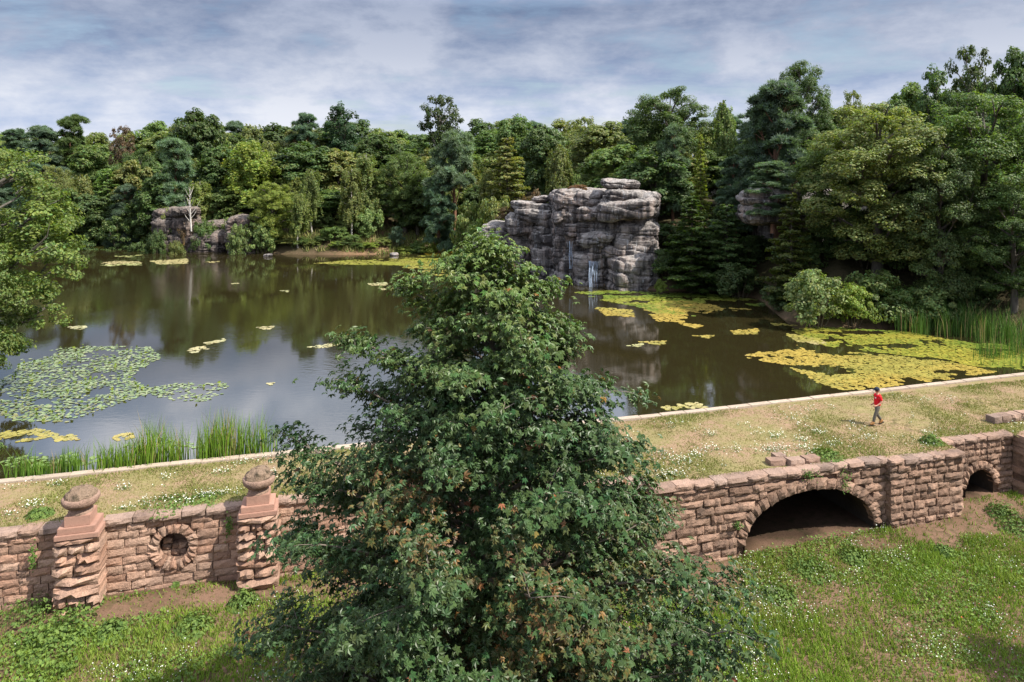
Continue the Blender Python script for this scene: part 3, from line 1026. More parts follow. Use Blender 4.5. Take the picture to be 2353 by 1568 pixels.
def leaves(r, C, N, size, tmpl, col, tdir=None):
    """place a leaf template at each centre; returns V, F, vertex colours"""
    n = len(C)
    T, Fc = tmpl
    N = unit(N)
    A = unit(np.cross(N, unit(r.normal(size=(n, 3)) if tdir is None else tdir)))
    B = np.cross(N, A)
    s = np.broadcast_to(size, (n,))[:, None, None]
    V = C[:, None] + s * (T[None, :, 0:1] * A[:, None] + T[None, :, 1:2] * B[:, None] + T[None, :, 2:3] * N[:, None])
    k = len(T)
    Fi = (Fc[None] + (np.arange(n) * k)[:, None, None]).reshape(-1, 3)
    return V.reshape(-1, 3), Fi, np.repeat(col, k, axis=0)


def shade(r, n, lo=.65, hi=1.35, warm=.12):
    b = r.uniform(lo, hi, n)
    w_ = r.normal(0, warm, n)
    return np.stack([b * (1 + w_), b, b * (1 - .5 * w_)], -1)


def clumps(r, lobes, per_lobe, per_clump, cr, flat=.65, zmin=-.45, updir=.6):
    Pn, Nn = [], []
    for (cx, cy, cz, rx, rz) in lobes:
        k = max(3, int(per_lobe * (rx * rx + rx * rz) / 8))
        d = unit(r.normal(size=(k * 3, 3)))
        d = d[d[:, 2] > zmin][:k]
        c = np.array([cx, cy, cz]) + d * np.array([rx, rx, rz]) * r.uniform(.72, 1.0, (len(d), 1))
        rad = cr * r.uniform(.65, 1.35, len(d))
        m_ = r.poisson(per_clump, len(d)) + 4
        idx = np.repeat(np.arange(len(d)), m_)
        o = unit(r.normal(size=(len(idx), 3))) * (r.uniform(.15, 1, len(idx)) ** .45)[:, None]
        Pn.append(c[idx] + o * rad[idx][:, None] * np.array([1, 1, flat]))
        Nn.append(o * .7 + d[idx] * .55 + np.array([0, 0, updir]) + r.normal(size=(len(idx), 3)) * .38)
    return np.concatenate(Pn), np.concatenate(Nn)


PROTO = {}


def store(name, r, geo, C, N, size, tmpl, H, Wd, sh=(.65, 1.35, .12)):
    V, Fi, cc = leaves(r, C, N, size, tmpl, shade(r, len(C), *sh))
    PROTO.setdefault(name, []).append((geo.mesh(name + '_trunk', M_bark, True) if geo else None, mk(name + '_crown', V, Fi, M_leaf, col=cc), H, Wd))


def trunk(r, g, H, rad, lobes, lean=.3, top=.8):
    zs = np.linspace(-1.2, H * top, 9)
    ph = r.uniform(0, 6)
    pts = np.stack([lean * np.sin(zs * .35 + ph) * zs / H, lean * np.cos(zs * .3 + ph) * zs / H, zs], -1)
    g.tube(pts, np.linspace(rad * 1.25, rad * .35, 9), 8)
    for (cx, cy, cz, rx, rz) in lobes:
        zb_ = min(max(cz - rx * 1.1 - r.uniform(.3, 1.5), H * .18), H * top * .9)
        b = np.array([np.interp(zb_, zs, pts[:, 0]), np.interp(zb_, zs, pts[:, 1]), zb_])
        e_ = np.array([cx, cy, cz + rz * .2])
        m_ = (b + e_) / 2 + np.array([0, 0, -.2]) + r.normal(size=3) * .25
        f_ = np.linspace(0, 1, 6)[:, None]
        g.tube((1 - f_) ** 2 * b + 2 * f_ * (1 - f_) * m_ + f_ ** 2 * e_, np.linspace(rad * .42, rad * .08, 6), 5)
        for _ in range(3):
            q = e_ + unit(r.normal(size=3)) * np.array([rx, rx, rz]) * .8
            g.tube(np.stack([e_ * .7 + b * .3, (e_ * .6 + q * .4) + r.normal(size=3) * .15, q]), [rad * .15, rad * .1, rad * .04], 4)


def mk_broad(name, seed, H=16., Wd=10., zlo=.12, nl=17, per_lobe=22, per_clump=44, cr=.85, size=.46, lobe_r=(1.5, 2.4), top=1.0, sh=(.6, 1.4, .12)):
    r = np.random.default_rng(seed)
    lobes = []
    zc, rz = H * (zlo + 1) / 2, H * (1 - zlo) / 2
    rx = Wd / 2
    for k in range(nl):
        q = (k + .5) / nl
        zz = -1 + 2 * q ** .85
        ring = math.sqrt(max(0, 1 - zz * zz)) * (1 if zz > -.2 else .92)
        a = k * 2.4 + r.uniform(-.4, .4)
        lr_ = r.uniform(*lobe_r) * (.8 if zz > .7 else 1)
        rr_ = max(0, rx - lr_ * .85) * ring * r.uniform(.8, 1.12)
        lobes.append((rr_ * math.cos(a), rr_ * math.sin(a), zc + (rz - lr_ * .75) * zz * top, lr_, lr_ * .8))
    lobes.append((0, 0, zc, rx * .5, rz * .55))
    C, N = clumps(r, lobes, per_lobe, per_clump, cr)
    g = Geo(); trunk(r, g, H, H * .022, lobes)
    store(name, r, g, C, N, r.uniform(.7, 1.25, len(C)) * size, T_DIA, H, Wd, sh)


def mk_pine(name, seed, H=18., Wd=9., nl=20, zlo=.22, size=.62, per_clump=24):
    r = np.random.default_rng(seed)
    lobes = []
    for k in range(nl):
        q = (k + .5) / nl
        z = H * (zlo + (1 - zlo) * q)
        a = k * 2.4 + r.uniform(-.5, .5)
        reach = Wd / 2 * (1 - .62 * q ** 1.6) * r.uniform(.55, .95)
        lr_ = r.uniform(1.5, 2.3) * (1 - .25 * q)
        lobes.append((reach * math.cos(a) * .75, reach * math.sin(a) * .75, z - .8, lr_, lr_ * .5))
    lobes.append((0, 0, H - 1.0, 1.5, .9))
    C, N = clumps(r, lobes, 30, per_clump, .55, flat=.7, zmin=-.25, updir=.8)
    g = Geo(); trunk(r, g, H, H * .018, lobes, lean=.5, top=.93)
    store(name, r, g, C, N, r.uniform(.7, 1.2, len(C)) * size, T_TUFT, H, Wd, (.6, 1.35, .06))


def mk_layer(name, seed, H=14., Wd=10., nlay=12, size=.38, zlo=.04, dens=1.9, cone=.7):
    """horizontal sprays in tiers (beech, yew, larch)"""
    r = np.random.default_rng(seed)
    C, N = [], []
    g = Geo()
    zs = np.linspace(-1, H, 8)
    g.tube(np.stack([zs * 0, zs * 0, zs], -1), np.linspace(H * .022, .04, 8), 7)
    for k in range(nlay * 6):
        q = (k + r.random()) / (nlay * 6)
        z0 = H * (zlo + (1 - zlo) * q)
        a = k * 2.4 + r.uniform(-.3, .3)
        ln = Wd / 2 * ((1 - q) ** cone * .9 + .12) * r.uniform(.65, 1.1)
        s_ = np.linspace(0, 1, 7)
        dr = -.16 * ln * s_ ** 2 + .18 * ln * s_
        ax = np.stack([math.cos(a) * ln * s_, math.sin(a) * ln * s_, z0 + dr], -1)
        g.tube(ax[::2], np.linspace(.07, .012, 4), 4)
        m_ = int(130 * dens * (ln / 4) ** 1.2) + 25
        t_ = r.uniform(.22, 1.03, m_)
        base = np.stack([np.interp(t_, s_, ax[:, i]) for i in range(3)], -1)
        wd = .42 * ln * np.sqrt(np.clip(1.08 - t_, 0, 1)) * r.uniform(-1, 1, m_)
        base += np.stack([-math.sin(a) * wd, math.cos(a) * wd, -np.abs(wd) * .18 + r.normal(0, .07, m_)], -1)
        C.append(base); N.append(np.array([0, 0, 1.]) + r.normal(size=(m_, 3)) * .30 + np.array([math.cos(a), math.sin(a), 0]) * .3)
    C, N = np.concatenate(C), np.concatenate(N)
    store(name, r, g, C, N, r.uniform(.7, 1.3, len(C)) * size, T_DIA, H, Wd, (.6, 1.4, .12))


def mk_birch(name, seed, H=14., Wd=5.5, ns=520, size=.26, per=26, hang=(.8, 2.4)):
    r = np.random.default_rng(seed)
    g = Geo()
    zs = np.linspace(-1, H * .97, 10)
    tx = .35 * np.sin(zs * .4 + seed)
    g.tube(np.stack([tx, tx * .5, zs], -1), np.linspace(H * .012, .02, 10), 7)
    C, N = [], []
    nb = 26
    ends = []
    for k in range(nb):
        q = .28 + .72 * (k + .5) / nb
        z0 = H * q * .93
        a = k * 2.4 + r.uniform(-.4, .4)
        ln = Wd / 2 * (1.12 - q) ** .55 * r.uniform(.7, 1.15) * (1 if q > .4 else .75)
        b = np.array([np.interp(z0, zs, tx), np.interp(z0, zs, tx) * .5, z0])
        e_ = b + np.array([math.cos(a) * ln, math.sin(a) * ln, ln * .75])
        g.tube(np.stack([b, (b + e_) / 2 + [0, 0, .25], e_]), [.045, .03, .012], 4)
        ends.append((b, e_))
    for k in range(ns):
        b, e_ = ends[r.integers(nb)]
        f_ = r.uniform(.25, 1.05)
        p0 = b + (e_ - b) * f_ + r.normal(size=3) * .28
        L = r.uniform(*hang) * .8
        m_ = r.poisson(per) + 6
        s_ = r.uniform(0, 1, m_)
        out = unit(np.array([p0[0], p0[1], .01]))
        p = p0 + np.outer(s_ ** .8, out * .35) + np.stack([r.normal(0, .10, m_), r.normal(0, .10, m_), -L * s_ + r.normal(0, .06, m_)], -1)
        C.append(p); N.append(out + r.normal(size=(m_, 3)) * .55 + np.array([0, 0, .35]))
    C, N = np.concatenate(C), np.concatenate(N)
    store(name, r, g, C, N, r.uniform(.7, 1.3, len(C)) * size, T_DIA, H, Wd, (.6, 1.4, .12))


def mk_bush(name, seed, H=3.2, Wd=4., nl=9, size=.17, per_clump=60):
    r = np.random.default_rng(seed)
    lobes = []
    for k in range(nl):
        a = k * 2.4
        q = (k + .5) / nl
        rr_ = Wd * .33 * math.sqrt(1 - q * .8)
        lobes.append((rr_ * math.cos(a), rr_ * math.sin(a), H * (.25 + .5 * q), Wd * .22, H * .24))
    C, N = clumps(r, lobes, 60, per_clump, .38, zmin=-.6)
    k = C[:, 2] > .05
    g = Geo()
    for (cx, cy, cz, rx, rz) in lobes:
        g.tube(np.array([(cx * .2, cy * .2, -.4), (cx * .6, cy * .6, cz * .5), (cx, cy, cz)]), [.05, .035, .015], 4)
    store(name, r, g, C[k], N[k], r.uniform(.7, 1.3, k.sum()) * size, T_DIA, H, Wd)


for s_ in range(3): mk_broad('oak', 20 + s_, nl=17 + 2 * s_)
for s_ in range(2): mk_broad('fine', 30 + s_, H=18, Wd=11, zlo=.06, nl=28, per_lobe=28, per_clump=100, cr=.72, size=.22, lobe_r=(1.3, 2.2))
mk_broad('slim', 36, H=15, Wd=6.5, zlo=.2, nl=14, per_lobe=26, cr=.7, lobe_r=(1.1, 1.7), size=.36)
mk_broad('airy', 38, H=13, Wd=8, zlo=.35, nl=15, per_lobe=22, per_clump=34, cr=.65, lobe_r=(.9, 1.5), size=.34)
mk_broad('alder', 40, H=17, Wd=13, zlo=.04, nl=38, per_lobe=30, per_clump=60, cr=.62, size=.225, lobe_r=(1.2, 2.0))
for s_ in range(3): mk_pine('pine', 50 + s_)
mk_pine('flatpine', 55, H=17, Wd=9, nl=13, zlo=.62)
mk_layer('tiered', 60); mk_layer('tiered', 61, cone=.5)
mk_layer('larch', 63, H=14, Wd=6, nlay=15, size=.30, cone=.8, dens=2.6)
for s_ in range(2): mk_birch('birch', 70 + s_)
for s_ in range(3): mk_bush('bush', 80 + s_)

BARK = dict(oak=(.10, .085, .065), fine=(.10, .085, .07), slim=(.12, .10, .08), airy=(.10, .09, .07), alder=(.09, .08, .065), pine=(.20, .105, .068), flatpine=(.24, .115, .068), tiered=(.11, .095, .08),
            larch=(.12, .09, .07), birch=(.50, .46, .41), bush=(.10, .08, .05))
TNAME = dict(oak='oak_tree', fine='broadleaf_tree', slim='young_tree', airy='open_crowned_tree', alder='alder_tree', pine='pine_tree', flatpine='pine_tree', tiered='beech_tree', larch='larch_tree', birch='birch_tree', bush='shrub')
rt = random.Random(11)
# real leaf colours
DK, MD, OL, YG, BG, BL_, LT = (.084, .132, .040), (.120, .178, .050), (.180, .210, .064), (.205, .262, .050), (.118, .182, .106), (.098, .152, .100), (.175, .230, .078)


def tree(sp, px, ytop, D, wpx, col, label, group=None, rot=None, base=None, name=None):
    x, y = (px - CX) * D / F, D
    zb_ = float(terrain(np.array([x]), np.array([y]))[0]) if base is None else base
    zt = CAMZ - (ytop - HY) * D / F
    k = rt.randrange(len(PROTO[sp]))
    tk, cr_, H, Wd = PROTO[sp][k]
    h = max(zt - zb_, 1.0)
    wd = wpx * D / F
    root = ob(name or TNAME[sp], None, loc=(x, y, zb_ - .05), rot=(0, 0, rt.uniform(0, 6.28) if rot is None else rot), scale=(wd / Wd, wd / Wd, h / H), label=label,
              cat='shrub' if sp == 'bush' else 'tree', group=group)
    j = rt.uniform(.88, 1.14)
    if tk: ob('trunk' if sp != 'bush' else 'stems', tk, root, color=BARK[sp])
    ob('crown' if sp != 'bush' else 'foliage', cr_, root, color=tuple(c * j * rt.uniform(.95, 1.05) for c in col))
    return root


# --- trees that can be told apart, far shore, photo position of the trunk, crown top, distance, crown width
T = tree
T('pine', 169, 265, 138, 90, DK, 'tall pine with flat crown and reddish trunk standing above the skyline at the lake head')
T('pine', 40, 298, 140, 100, BL_, 'blue-green pine next to the overhanging alder on the skyline')
T('pine', 95, 290, 135, 110, BL_, 'broad dull blue pine lower than the flat-crowned skyline pine')
T('airy', 281, 283, 132, 60, (.12, .085, .05), 'half-dead brownish tree with pale bare limbs on the skyline')
T('oak', 455, 250, 132, 128, DK, 'great dark rounded crown highest above the low layered rocks')
T('pine', 402, 320, 114, 118, BG, 'bright blue-green pine right behind the low layered rocks')
T('birch', 566, 318, 116, 140, YG, 'large weeping birch with yellow-green hanging twigs behind the low rocks')
T('slim', 508, 337, 121, 52, (.22, .20, .02), 'small yellowing tree between the blue-green pine and weeping birch')
T('bush', 275, 486, 112, 84, MD, 'clipped-looking round green bush at the water beside the low rocks', base=0.1)
T('tiered', 248, 388, 118, 122, MD, 'spreading mid green tree behind the round waterside bush')
T('fine', 126, 376, 116, 96, OL, 'light olive tree at the lake head above the yellow water plants')
T('fine', 318, 337, 124, 100, DK, 'very dark oak in front of the half-dead skyline tree')
T('fine', 626, 414, 107, 104, YG, 'bright yellow-green young tree at the end of the low rocks')
T('birch', 688, 440, 105, 60, OL, 'slender white-stemmed birch at the water beside the yellow-green tree')
T('birch', 713, 385, 109, 62, OL, 'taller thin birch behind the white-stemmed waterside birch')
T('oak', 700, 326, 121, 150, DK, 'wide dark green oak between the weeping birch and the round pine')
T('slim', 783, 232, 136, 84, (.045, .090, .034), 'dense dark round-topped pine rising well above the skyline', name='pine_tree')
T('pine', 700, 262, 134, 96, BL_, 'greyish pine beside the dense round-topped skyline pine')
T('birch', 843, 346, 112, 90, OL, 'olive birch with pale trunk above the sandy bank')
T('birch', 808, 380, 109, 70, OL, 'thin birch leaning over the sandy bank')
T('fine', 930, 345, 113, 120, MD, 'bushy green oak between the sandy bank and the blue pine')
T('airy', 1012, 211, 140, 112, (.055, .075, .025), 'lone open-crowned tree standing far above the skyline in the middle of the wood')
T('flatpine', 1043, 302, 108, 130, BG, 'large blue-green pine with umbrella crown and orange trunk')
T('pine', 1010, 398, 106, 92, BL_, 'low bluish pine bough mass under the umbrella pine')
T('birch', 1125, 380, 103, 56, OL, 'narrow birch beside the orange-trunked umbrella pine')
T('oak', 1188, 263, 125, 110, MD, 'broad rounded oak on the skyline behind the crag')
T('oak', 1250, 285, 112, 118, DK, 'dark oak standing lower than the broad skyline oak behind the crag')
T('tiered', 1165, 317, 100, 150, OL, 'layered light green tree with flat sprays behind the crag')
T('birch', 1285, 328, 96, 72, OL, 'yellowish narrow birch straight behind the crag')
T('flatpine', 1390, 348, 91, 128, LT, 'small pale flat-topped pine just behind the capped boulder')
T('bush', 1338, 398, 88, 60, LT, 'pale shrub on the crag beside the flat-topped pine')
T('fine', 1535, 196, 92, 205, DK, 'massive dark oak towering behind the crag top')
T('airy', 1480, 225, 95, 90, DK, 'loose outer limb of dark foliage beside the massive oak behind the crag')
T('airy', 1345, 262, 118, 70, OL, 'tree with pale bare branches showing among the oaks behind the crag')
# near bank, right of the crag
T('pine', 1546, 287, 84, 90, BG, 'young blue pine next to the crag, in front of the massive oak')
T('larch', 1610, 308, 80, 62, YG, 'slim yellowish larch between the crag and the big blue pine')
T('birch', 1663, 228, 92, 70, LT, 'pale birch top showing between the massive oak and the big pine')
T('pine', 1785, 190, 72, 195, BL_, 'very large blue-grey pine with orange limbs above the shaded ledge')
T('pine', 1750, 245, 76, 130, BL_, 'second blue-grey pine merged with the very large one')
T('fine', 1838, 138, 88, 140, DK, 'dark round oak crown poking out above the large blue-grey pine')
T('pine', 1775, 372, 66, 130, BG, 'low blue pine bough growing out over the shaded ledge', base=7.0)
T('pine', 1690, 360, 76, 110, BL_, 'shadowy pine between the yellowish larch and the ledge')
T('tiered', 1590, 450, 70.5, 180, (.050, .085, .015), 'dark tiered beech with bright sprays hanging over the water beside the crag', base=.1)
T('tiered', 1670, 470, 70, 150, DK, 'shaded tiered beech between the crag and the ledge')
T('tiered', 1818, 444, 61, 165, (.085, .105, .020), 'olive feathery yew in front of the shaded ledge', base=.3)
T('fine', 2015, 232, 59.5, 330, OL, 'great spreading olive-green oak with sunlit outer leaves above the shore shrubs')
T('fine', 1930, 300, 64, 210, MD, 'mid green oak between the blue-grey pine and the spreading olive oak')
T('fine', 2265, 200, 57, 300, MD, 'huge green sycamore closing the view beyond the reeds')
T('fine', 2160, 330, 55.5, 190, DK, 'dark lower tree between the spreading oak and the huge sycamore')
T('fine', 2330, 420, 52.5, 190, DK, 'deeply shaded lower tree behind the reeds')
T('slim', 2150, 143, 74, 84, DK, 'dark pointed tree top above the spreading olive oak')
T('airy', 2228, 93, 76, 104, (.060, .085, .030), 'dark feathery birch highest of all on the right hand hill')
T('oak', 2328, 108, 78, 100, DK, 'dark oak beside the feathery birch on the hilltop')
T('oak', 2420, 120, 76, 120, DK, 'dark oak at the end of the hilltop row')
T('airy', 1958, 200, 88, 62, OL, 'thin leafy twigs between the round oak crown and the hilltop trees')
T('oak', 2085, 190, 78, 120, MD, 'green oak between the spreading olive oak and the pointed tree')
T('bush', 1875, 612, 54.5, 150, LT, 'large pale leafy shrub hanging over the water before the shaded ledge', base=0)
T('bush', 1960, 640, 54.8, 100, YG, 'yellow-green shrub at the water next to the large pale shrub', base=0)
T('bush', 2015, 610, 56.2, 150, MD, 'tall green shrub under the spreading olive oak', base=0)
T('bush', 2140, 640, 55.2, 130, LT, 'grey-green shrub standing just behind the tall reeds', base=0)
T('bush', 2080, 650, 55.6, 120, MD, 'rounded green shrub between the tall shrub and the reeds', base=0)
T('bush', 2200, 665, 55.0, 90, DK, 'dark shrub behind the reeds under the huge sycamore', base=0)
T('bush', 1520, 640, 69.5, 34, YG, 'little bright bush at the foot of the crag by the water', base=0)
T('bush', 1700, 600, 67.5, 110, DK, 'shadowy bush at the water between beech and ledge', base=0)
T('bush', 1785, 650, 60.5, 80, DK, 'dark waterside bush below the ledge', base=0)
# the overhanging tree at the near bank and the tree that shades the meadow
T('alder', -70, 300, 37.0, 470, (.135, .180, .042), 'sunlit alder leaning over the lily pads from the near bank', rot=1.0, base=.6)
T('alder', -110, 470, 34.5, 300, (.115, .160, .040), 'lower alder at the bank behind the overhanging one', rot=2.2, base=.4)
for (px, D, h_, wp, lb) in ((-60, 30, 2.2, 150, 'leafy shrub on the near bank below the alders'), (-260, 36, 3.0, 200, 'large shrub on the near bank behind the alders'), (-330, 46, 9, 330, 'rounded bushy tree on the near bank past the alders'), (-420, 62, 9, 300, 'bushy tree farther along the alder bank')):
    zb_ = float(terrain(np.array([(px - CX) * D / F]), np.array([D * 1.0]))[0])
    T('bush' if h_ < 5 else 'fine', px, HY + (CAMZ - zb_ - h_) * F / D, D, wp, MD, lb)
tk, cr_, H, Wd = PROTO['fine'][0]
for (x, y, s_, lb) in ((26, 16.5, .95, 'tree shading the meadow in front of the small dark arch'), (31, 24.5, .8, 'tree beside the meadow beyond the last wide pier')):
    rt_ = ob('broadleaf_tree', None, loc=(x, y, -3.2), rot=(0, 0, 1.3 + x), scale=(s_ * .8, s_ * .8, s_ * .8), label=lb, cat='tree')
    ob('trunk', tk, rt_, color=BARK['fine']); ob('crown', cr_, rt_, color=MD)

T('bush', 1328, 430, 79, 46, (.20, .105, .045), 'tuft of orange-brown dry grass on the crag top', base=10.2)
T('bush', 1292, 440, 80, 40, (.16, .10, .04), 'brown heather clump between the crag summits', base=9.4)
T('bush', 1170, 470, 84, 60, (.13, .095, .045), 'heather scrub on the lower outer ledge of the crag', base=6.5)
# far-bank shrubs
for k, (px, yt, D, wp, c, lb) in enumerate([
        (668, 560, 106.2, 70, OL, 'reedy shrub at the foot of the white-stemmed birch'), (770, 515, 107.5, 70, MD, 'dark green shrub on the sandy bank'),
        (808, 535, 106.5, 44, MD, 'bright rounded shrub above the water on the sandy bank'), (790, 560, 105.6, 56, DK, 'low dark shrub touching the water below the sandy bank'),
        (851, 572, 105.2, 44, YG, 'yellow-green tussock at the water below the sandy bank'), (910, 515, 107.5, 40, BG, 'bluish young bush on top of the sandy bank'),
        (936, 562, 106.5, 60, YG, 'leafy waterside bush at the end of the sandy bank'), (1000, 545, 107.2, 90, YG, 'bright bush at the water below the umbrella pine'),
        (1080, 445, 101, 90, OL, 'large olive shrub beside the outer end of the crag'), (1150, 430, 95, 110, OL, 'scrubby olive bush on the slope behind the crag'),
        (1225, 432, 89, 80, (.13, .09, .04), 'brown heather bush on top of the crag'), (1095, 500, 97, 60, MD, 'green bush at the outer foot of the crag'),
        (505, 470, 114, 70, MD, 'green bush on top of the low layered rocks'), (350, 478, 114, 46, OL, 'olive bush at the back edge of the low rocks'),
        (470, 505, 112.5, 60, (.14, .085, .04), 'brown bracken clump on the low layered rocks'), (556, 480, 113, 60, OL, 'olive shrub behind the low layered rocks'),
        (600, 500, 105.5, 70, LT, 'pale shrub hiding the end of the low rocks'), (800, 480, 111, 60, OL, 'sapling-like shrub on the upper sandy bank'), (850, 470, 109.5, 70, LT, 'light green small tree on the sandy bank'),
        (740, 540, 106.8, 50, DK, 'dark low shrub between birch and sandy bank'), (540, 578, 104.6, 50, YG, 'leafy water plant clump below the low rocks')]):
    T('bush', px, yt, D, wp, c, lb)

for k, (px, yt, D, wp, c, lb) in enumerate([
        (385, 462, 110, 70, OL, 'olive scrub crowning the highest of the low rocks'), (425, 480, 108.6, 40, (.15, .10, .05), 'brown bracken beside the bare sapling'), (530, 492, 109, 50, OL, 'scrub on the end block of the low rocks'),
        (695, 545, 105.6, 46, MD, 'green waterside bush between two birch stems'), (720, 552, 105.4, 40, OL, 'olive tussock at the water by the birches'), (825, 556, 105.0, 36, MD, 'green tussock at the foot of the sandy bank'), (880, 545, 106.5, 44, OL, 'olive tussock halfway down the sandy bank'),
        (840, 515, 108.5, 46, MD, 'green bush in the middle of the sandy bank'), (775, 552, 105.2, 40, YG, 'bright tussock at the near end of the sandy bank'), (960, 552, 106.6, 50, MD, 'green waterside bush between sandy bank and umbrella pine')]):
    T('bush', px, yt, D, wp, c, lb)
for (px, yt, D, wp, c, lb) in [(360, 515, 105.5, 44, DK, 'dark bush at the water against the low rocks'), (405, 545, 104.5, 40, OL, 'small olive bush growing from the low rock face'), (470, 492, 108, 60, MD, 'green scrub behind the bare sapling'), (548, 505, 104.4, 56, LT, 'pale bush leaning over the end of the low rocks')]:
    T('bush', px, yt, D, wp, c, lb)

# bare pale saplings on the low rocks
sp_ = ob('bare_sapling', None, loc=atD(440, 532, 107), label='leafless pale sapling on the low layered rocks', cat='tree')
r_ = np.random.default_rng(5)
g = Geo()
g.tube(np.array([(0, 0, 0), (-.15, 0, 2.5), (-.25, 0, 4.8), (-.2, 0, 7.0)]), [.13, .10, .06, .02], 6)
gb = Geo()
for k in range(16):
    z0 = 1.2 + k * .34
    a = r_.uniform(0, 6.28); L = r_.uniform(1.0, 2.2) * (1 - k * .03)
    gb.tube(np.array([(-.2, 0, z0), (-.2 + math.cos(a) * L * .45, math.sin(a) * L * .4, z0 + L * .55), (-.2 + math.cos(a) * L * .75, math.sin(a) * L * .7, z0 + L * 1.15)]), [.05, .035, .012], 4)
ob('trunk', g.mesh('trunk', M_bark, True), sp_, color=(.55, .52, .48))
ob('branches', gb.mesh('branches', M_bark, True), sp_, color=(.50, .47, .43))

# --- the wood behind: rows of look-alikes, each one an object
SKY = np.array([(-300, 300), (0, 300), (120, 302), (200, 296), (260, 292), (330, 280), (400, 268), (500, 266), (600, 274), (680, 268), (750, 268), (830, 272), (900, 288), (960, 300), (1080, 288), (1110, 272), (1200, 268), (1300, 270),
                (1400, 274), (1440, 262), (1640, 268), (1700, 255), (1800, 235), (1900, 232), (2000, 222), (2100, 200), (2200, 185), (2353, 165), (2700, 160)], float)
KINDS = [('oak', DK, 'dark green oak', .22), ('oak', MD, 'mid green oak', .22), ('oak', OL, 'olive green oak', .22), ('pine', BL_, 'blue-green pine', .14), ('birch', OL, 'olive weeping birch', .20)]
ROWS = [  # step, D range, drop below the skyline, px from..to, crown width, place
    (62, (150, 168), (0, 14), -260, 1480, (95, 130), 'on the far skyline'),
    (64, (134, 146), (22, 48), -230, 1420, (100, 135), 'halfway up the far slope'),
    (66, (120, 130), (60, 105), -200, 1350, (105, 140), 'low on the far slope'),
    (74, (113, 117), (120, 170), -160, 1120, (100, 130), 'close to the far waterline'),
    (66, (100, 112), (4, 30), 1400, 2700, (120, 165), 'along the hilltop'),
    (80, (84, 92), (50, 110), 1420, 2700, (140, 190), 'on the upper hillside'),
    (110, (66, 74), (160, 260), 1900, 2700, (190, 240), 'on the shaded lower hillside'),
]
MARKS = [(-60, 'near the overhanging alder'), (60, 'by the skyline blue pine'), (169, 'by the flat-crowned pine'), (281, 'by the half-dead brown tree'), (400, 'over the low layered rocks'), (480, 'by the great dark crown'), (570, 'behind the weeping birch'), (640, 'by the yellow-green young tree'), (710, 'by the wide dark oak'),
         (783, 'by the round-topped pine'), (860, 'over the sandy bank'), (935, 'by the bushy green oak'), (1012, 'by the lone open-crowned tree'), (1070, 'by the umbrella pine'), (1165, 'by the layered light tree'), (1250, 'behind the crag'), (1350, 'behind the capped boulder'), (1460, 'by the massive dark oak'), (1600, 'by the yellowish larch'), (1720, 'by the very large pine'), (1838, 'by the dark round crown'),
         (1940, 'by the thin leafy twigs'), (2030, 'behind the spreading olive oak'), (2150, 'by the pointed tree'), (2228, 'by the feathery birch'), (2330, 'by the hilltop oak'), (2450, 'past the hilltop oaks'), (2600, 'at the far end of the hill')]
for (st, dr, drop, p0, p1, wr_, place) in ROWS:
    px = p0
    while px < p1:
        D = rt.uniform(*dr)
        q = rt.random(); acc = 0
        for sp, c, nm, pr in KINDS:
            acc += pr
            if q <= acc: break
        yt = float(np.interp(px, SKY[:, 0], SKY[:, 1])) + rt.uniform(*drop)
        wd = rt.uniform(*wr_) * (.75 if sp == 'birch' else .85 if sp == 'pine' else 1)
        mk_ = min(MARKS, key=lambda q_: abs(q_[0] - px))[1]
        T(sp, px + rt.uniform(-16, 16), yt, D, wd, c, '%s %s %s' % (nm, place, mk_), '%s trees %s' % (nm, place))
        px += st * rt.uniform(.8, 1.15)

# undergrowth on the wood floor, bush by bush
for (D0, D1, p0, p1, st, wp_, cc_, place) in [((108), 113, 60, 340, 34, 60, DK, 'at the lake head'), (108, 116, 590, 760, 30, 56, MD, 'among the birches of the far bank'), (112, 118, 930, 1100, 30, 60, DK, 'under the umbrella pine'), (84, 96, 1130, 1500, 34, 84, MD, 'on the slope behind the crag'),
                                              (70, 74, 1530, 1760, 34, 90, DK, 'in the shade between crag and ledge'), (73, 82, 1540, 1960, 38, 100, DK, 'on the shaded bank behind the beeches'), (60, 66, 1850, 2420, 44, 120, DK, 'in the shade behind the shore shrubs'), (54, 57, 2200, 2460, 40, 110, DK, 'under the huge sycamore')]:
    px = p0
    while px < p1:
        D = rt.uniform(D0, D1)
        x_, y_ = (px - CX) * D / F, D
        zb_ = float(terrain(np.array([x_]), np.array([y_]))[0])
        T('bush', px, HY + (CAMZ - zb_ - rt.uniform(2.2, 4.2)) * F / D, D, wp_ * rt.uniform(.8, 1.25), cc_, 'undergrowth bush ' + place, 'undergrowth bushes ' + place)
        px += st * rt.uniform(.8, 1.2)

# ------------------------------------------------------------------ the sycamore in front of the dam
r = np.random.default_rng(99)
TD = 15.0
KS = TD / 18.0
SB = np.array([(1150 - CX) * TD / F, TD, 0.0])
SB[2] = float(terrain(np.array([SB[0]]), np.array([SB[1]]))[0])
syc = ob('sycamore_tree', None, loc=SB, label='large dark green sycamore with browning leaf edges in front of the dam wall', cat='tree')
ENV = np.array([(-1.4, 3.4), (-.4, 5.6), (.8, 5.85), (1.9, 5.6), (3.1, 5.3), (4.2, 4.95), (5.0, 4.6), (5.9, 4.1), (6.9, 3.6), (7.7, 2.9), (8.4, 2.2), (9.2, 1.75), (9.9, 1.0), (10.5, .35)])
ENV = np.stack([CAMZ - (CAMZ - ENV[:, 0]) * KS, ENV[:, 1] * KS], -1)
ENV = np.vstack([[(-1.2, 3.0), (-.2, 4.3)], ENV[1:]])
zt = np.linspace(SB[2] - .4, 10.4, 26)
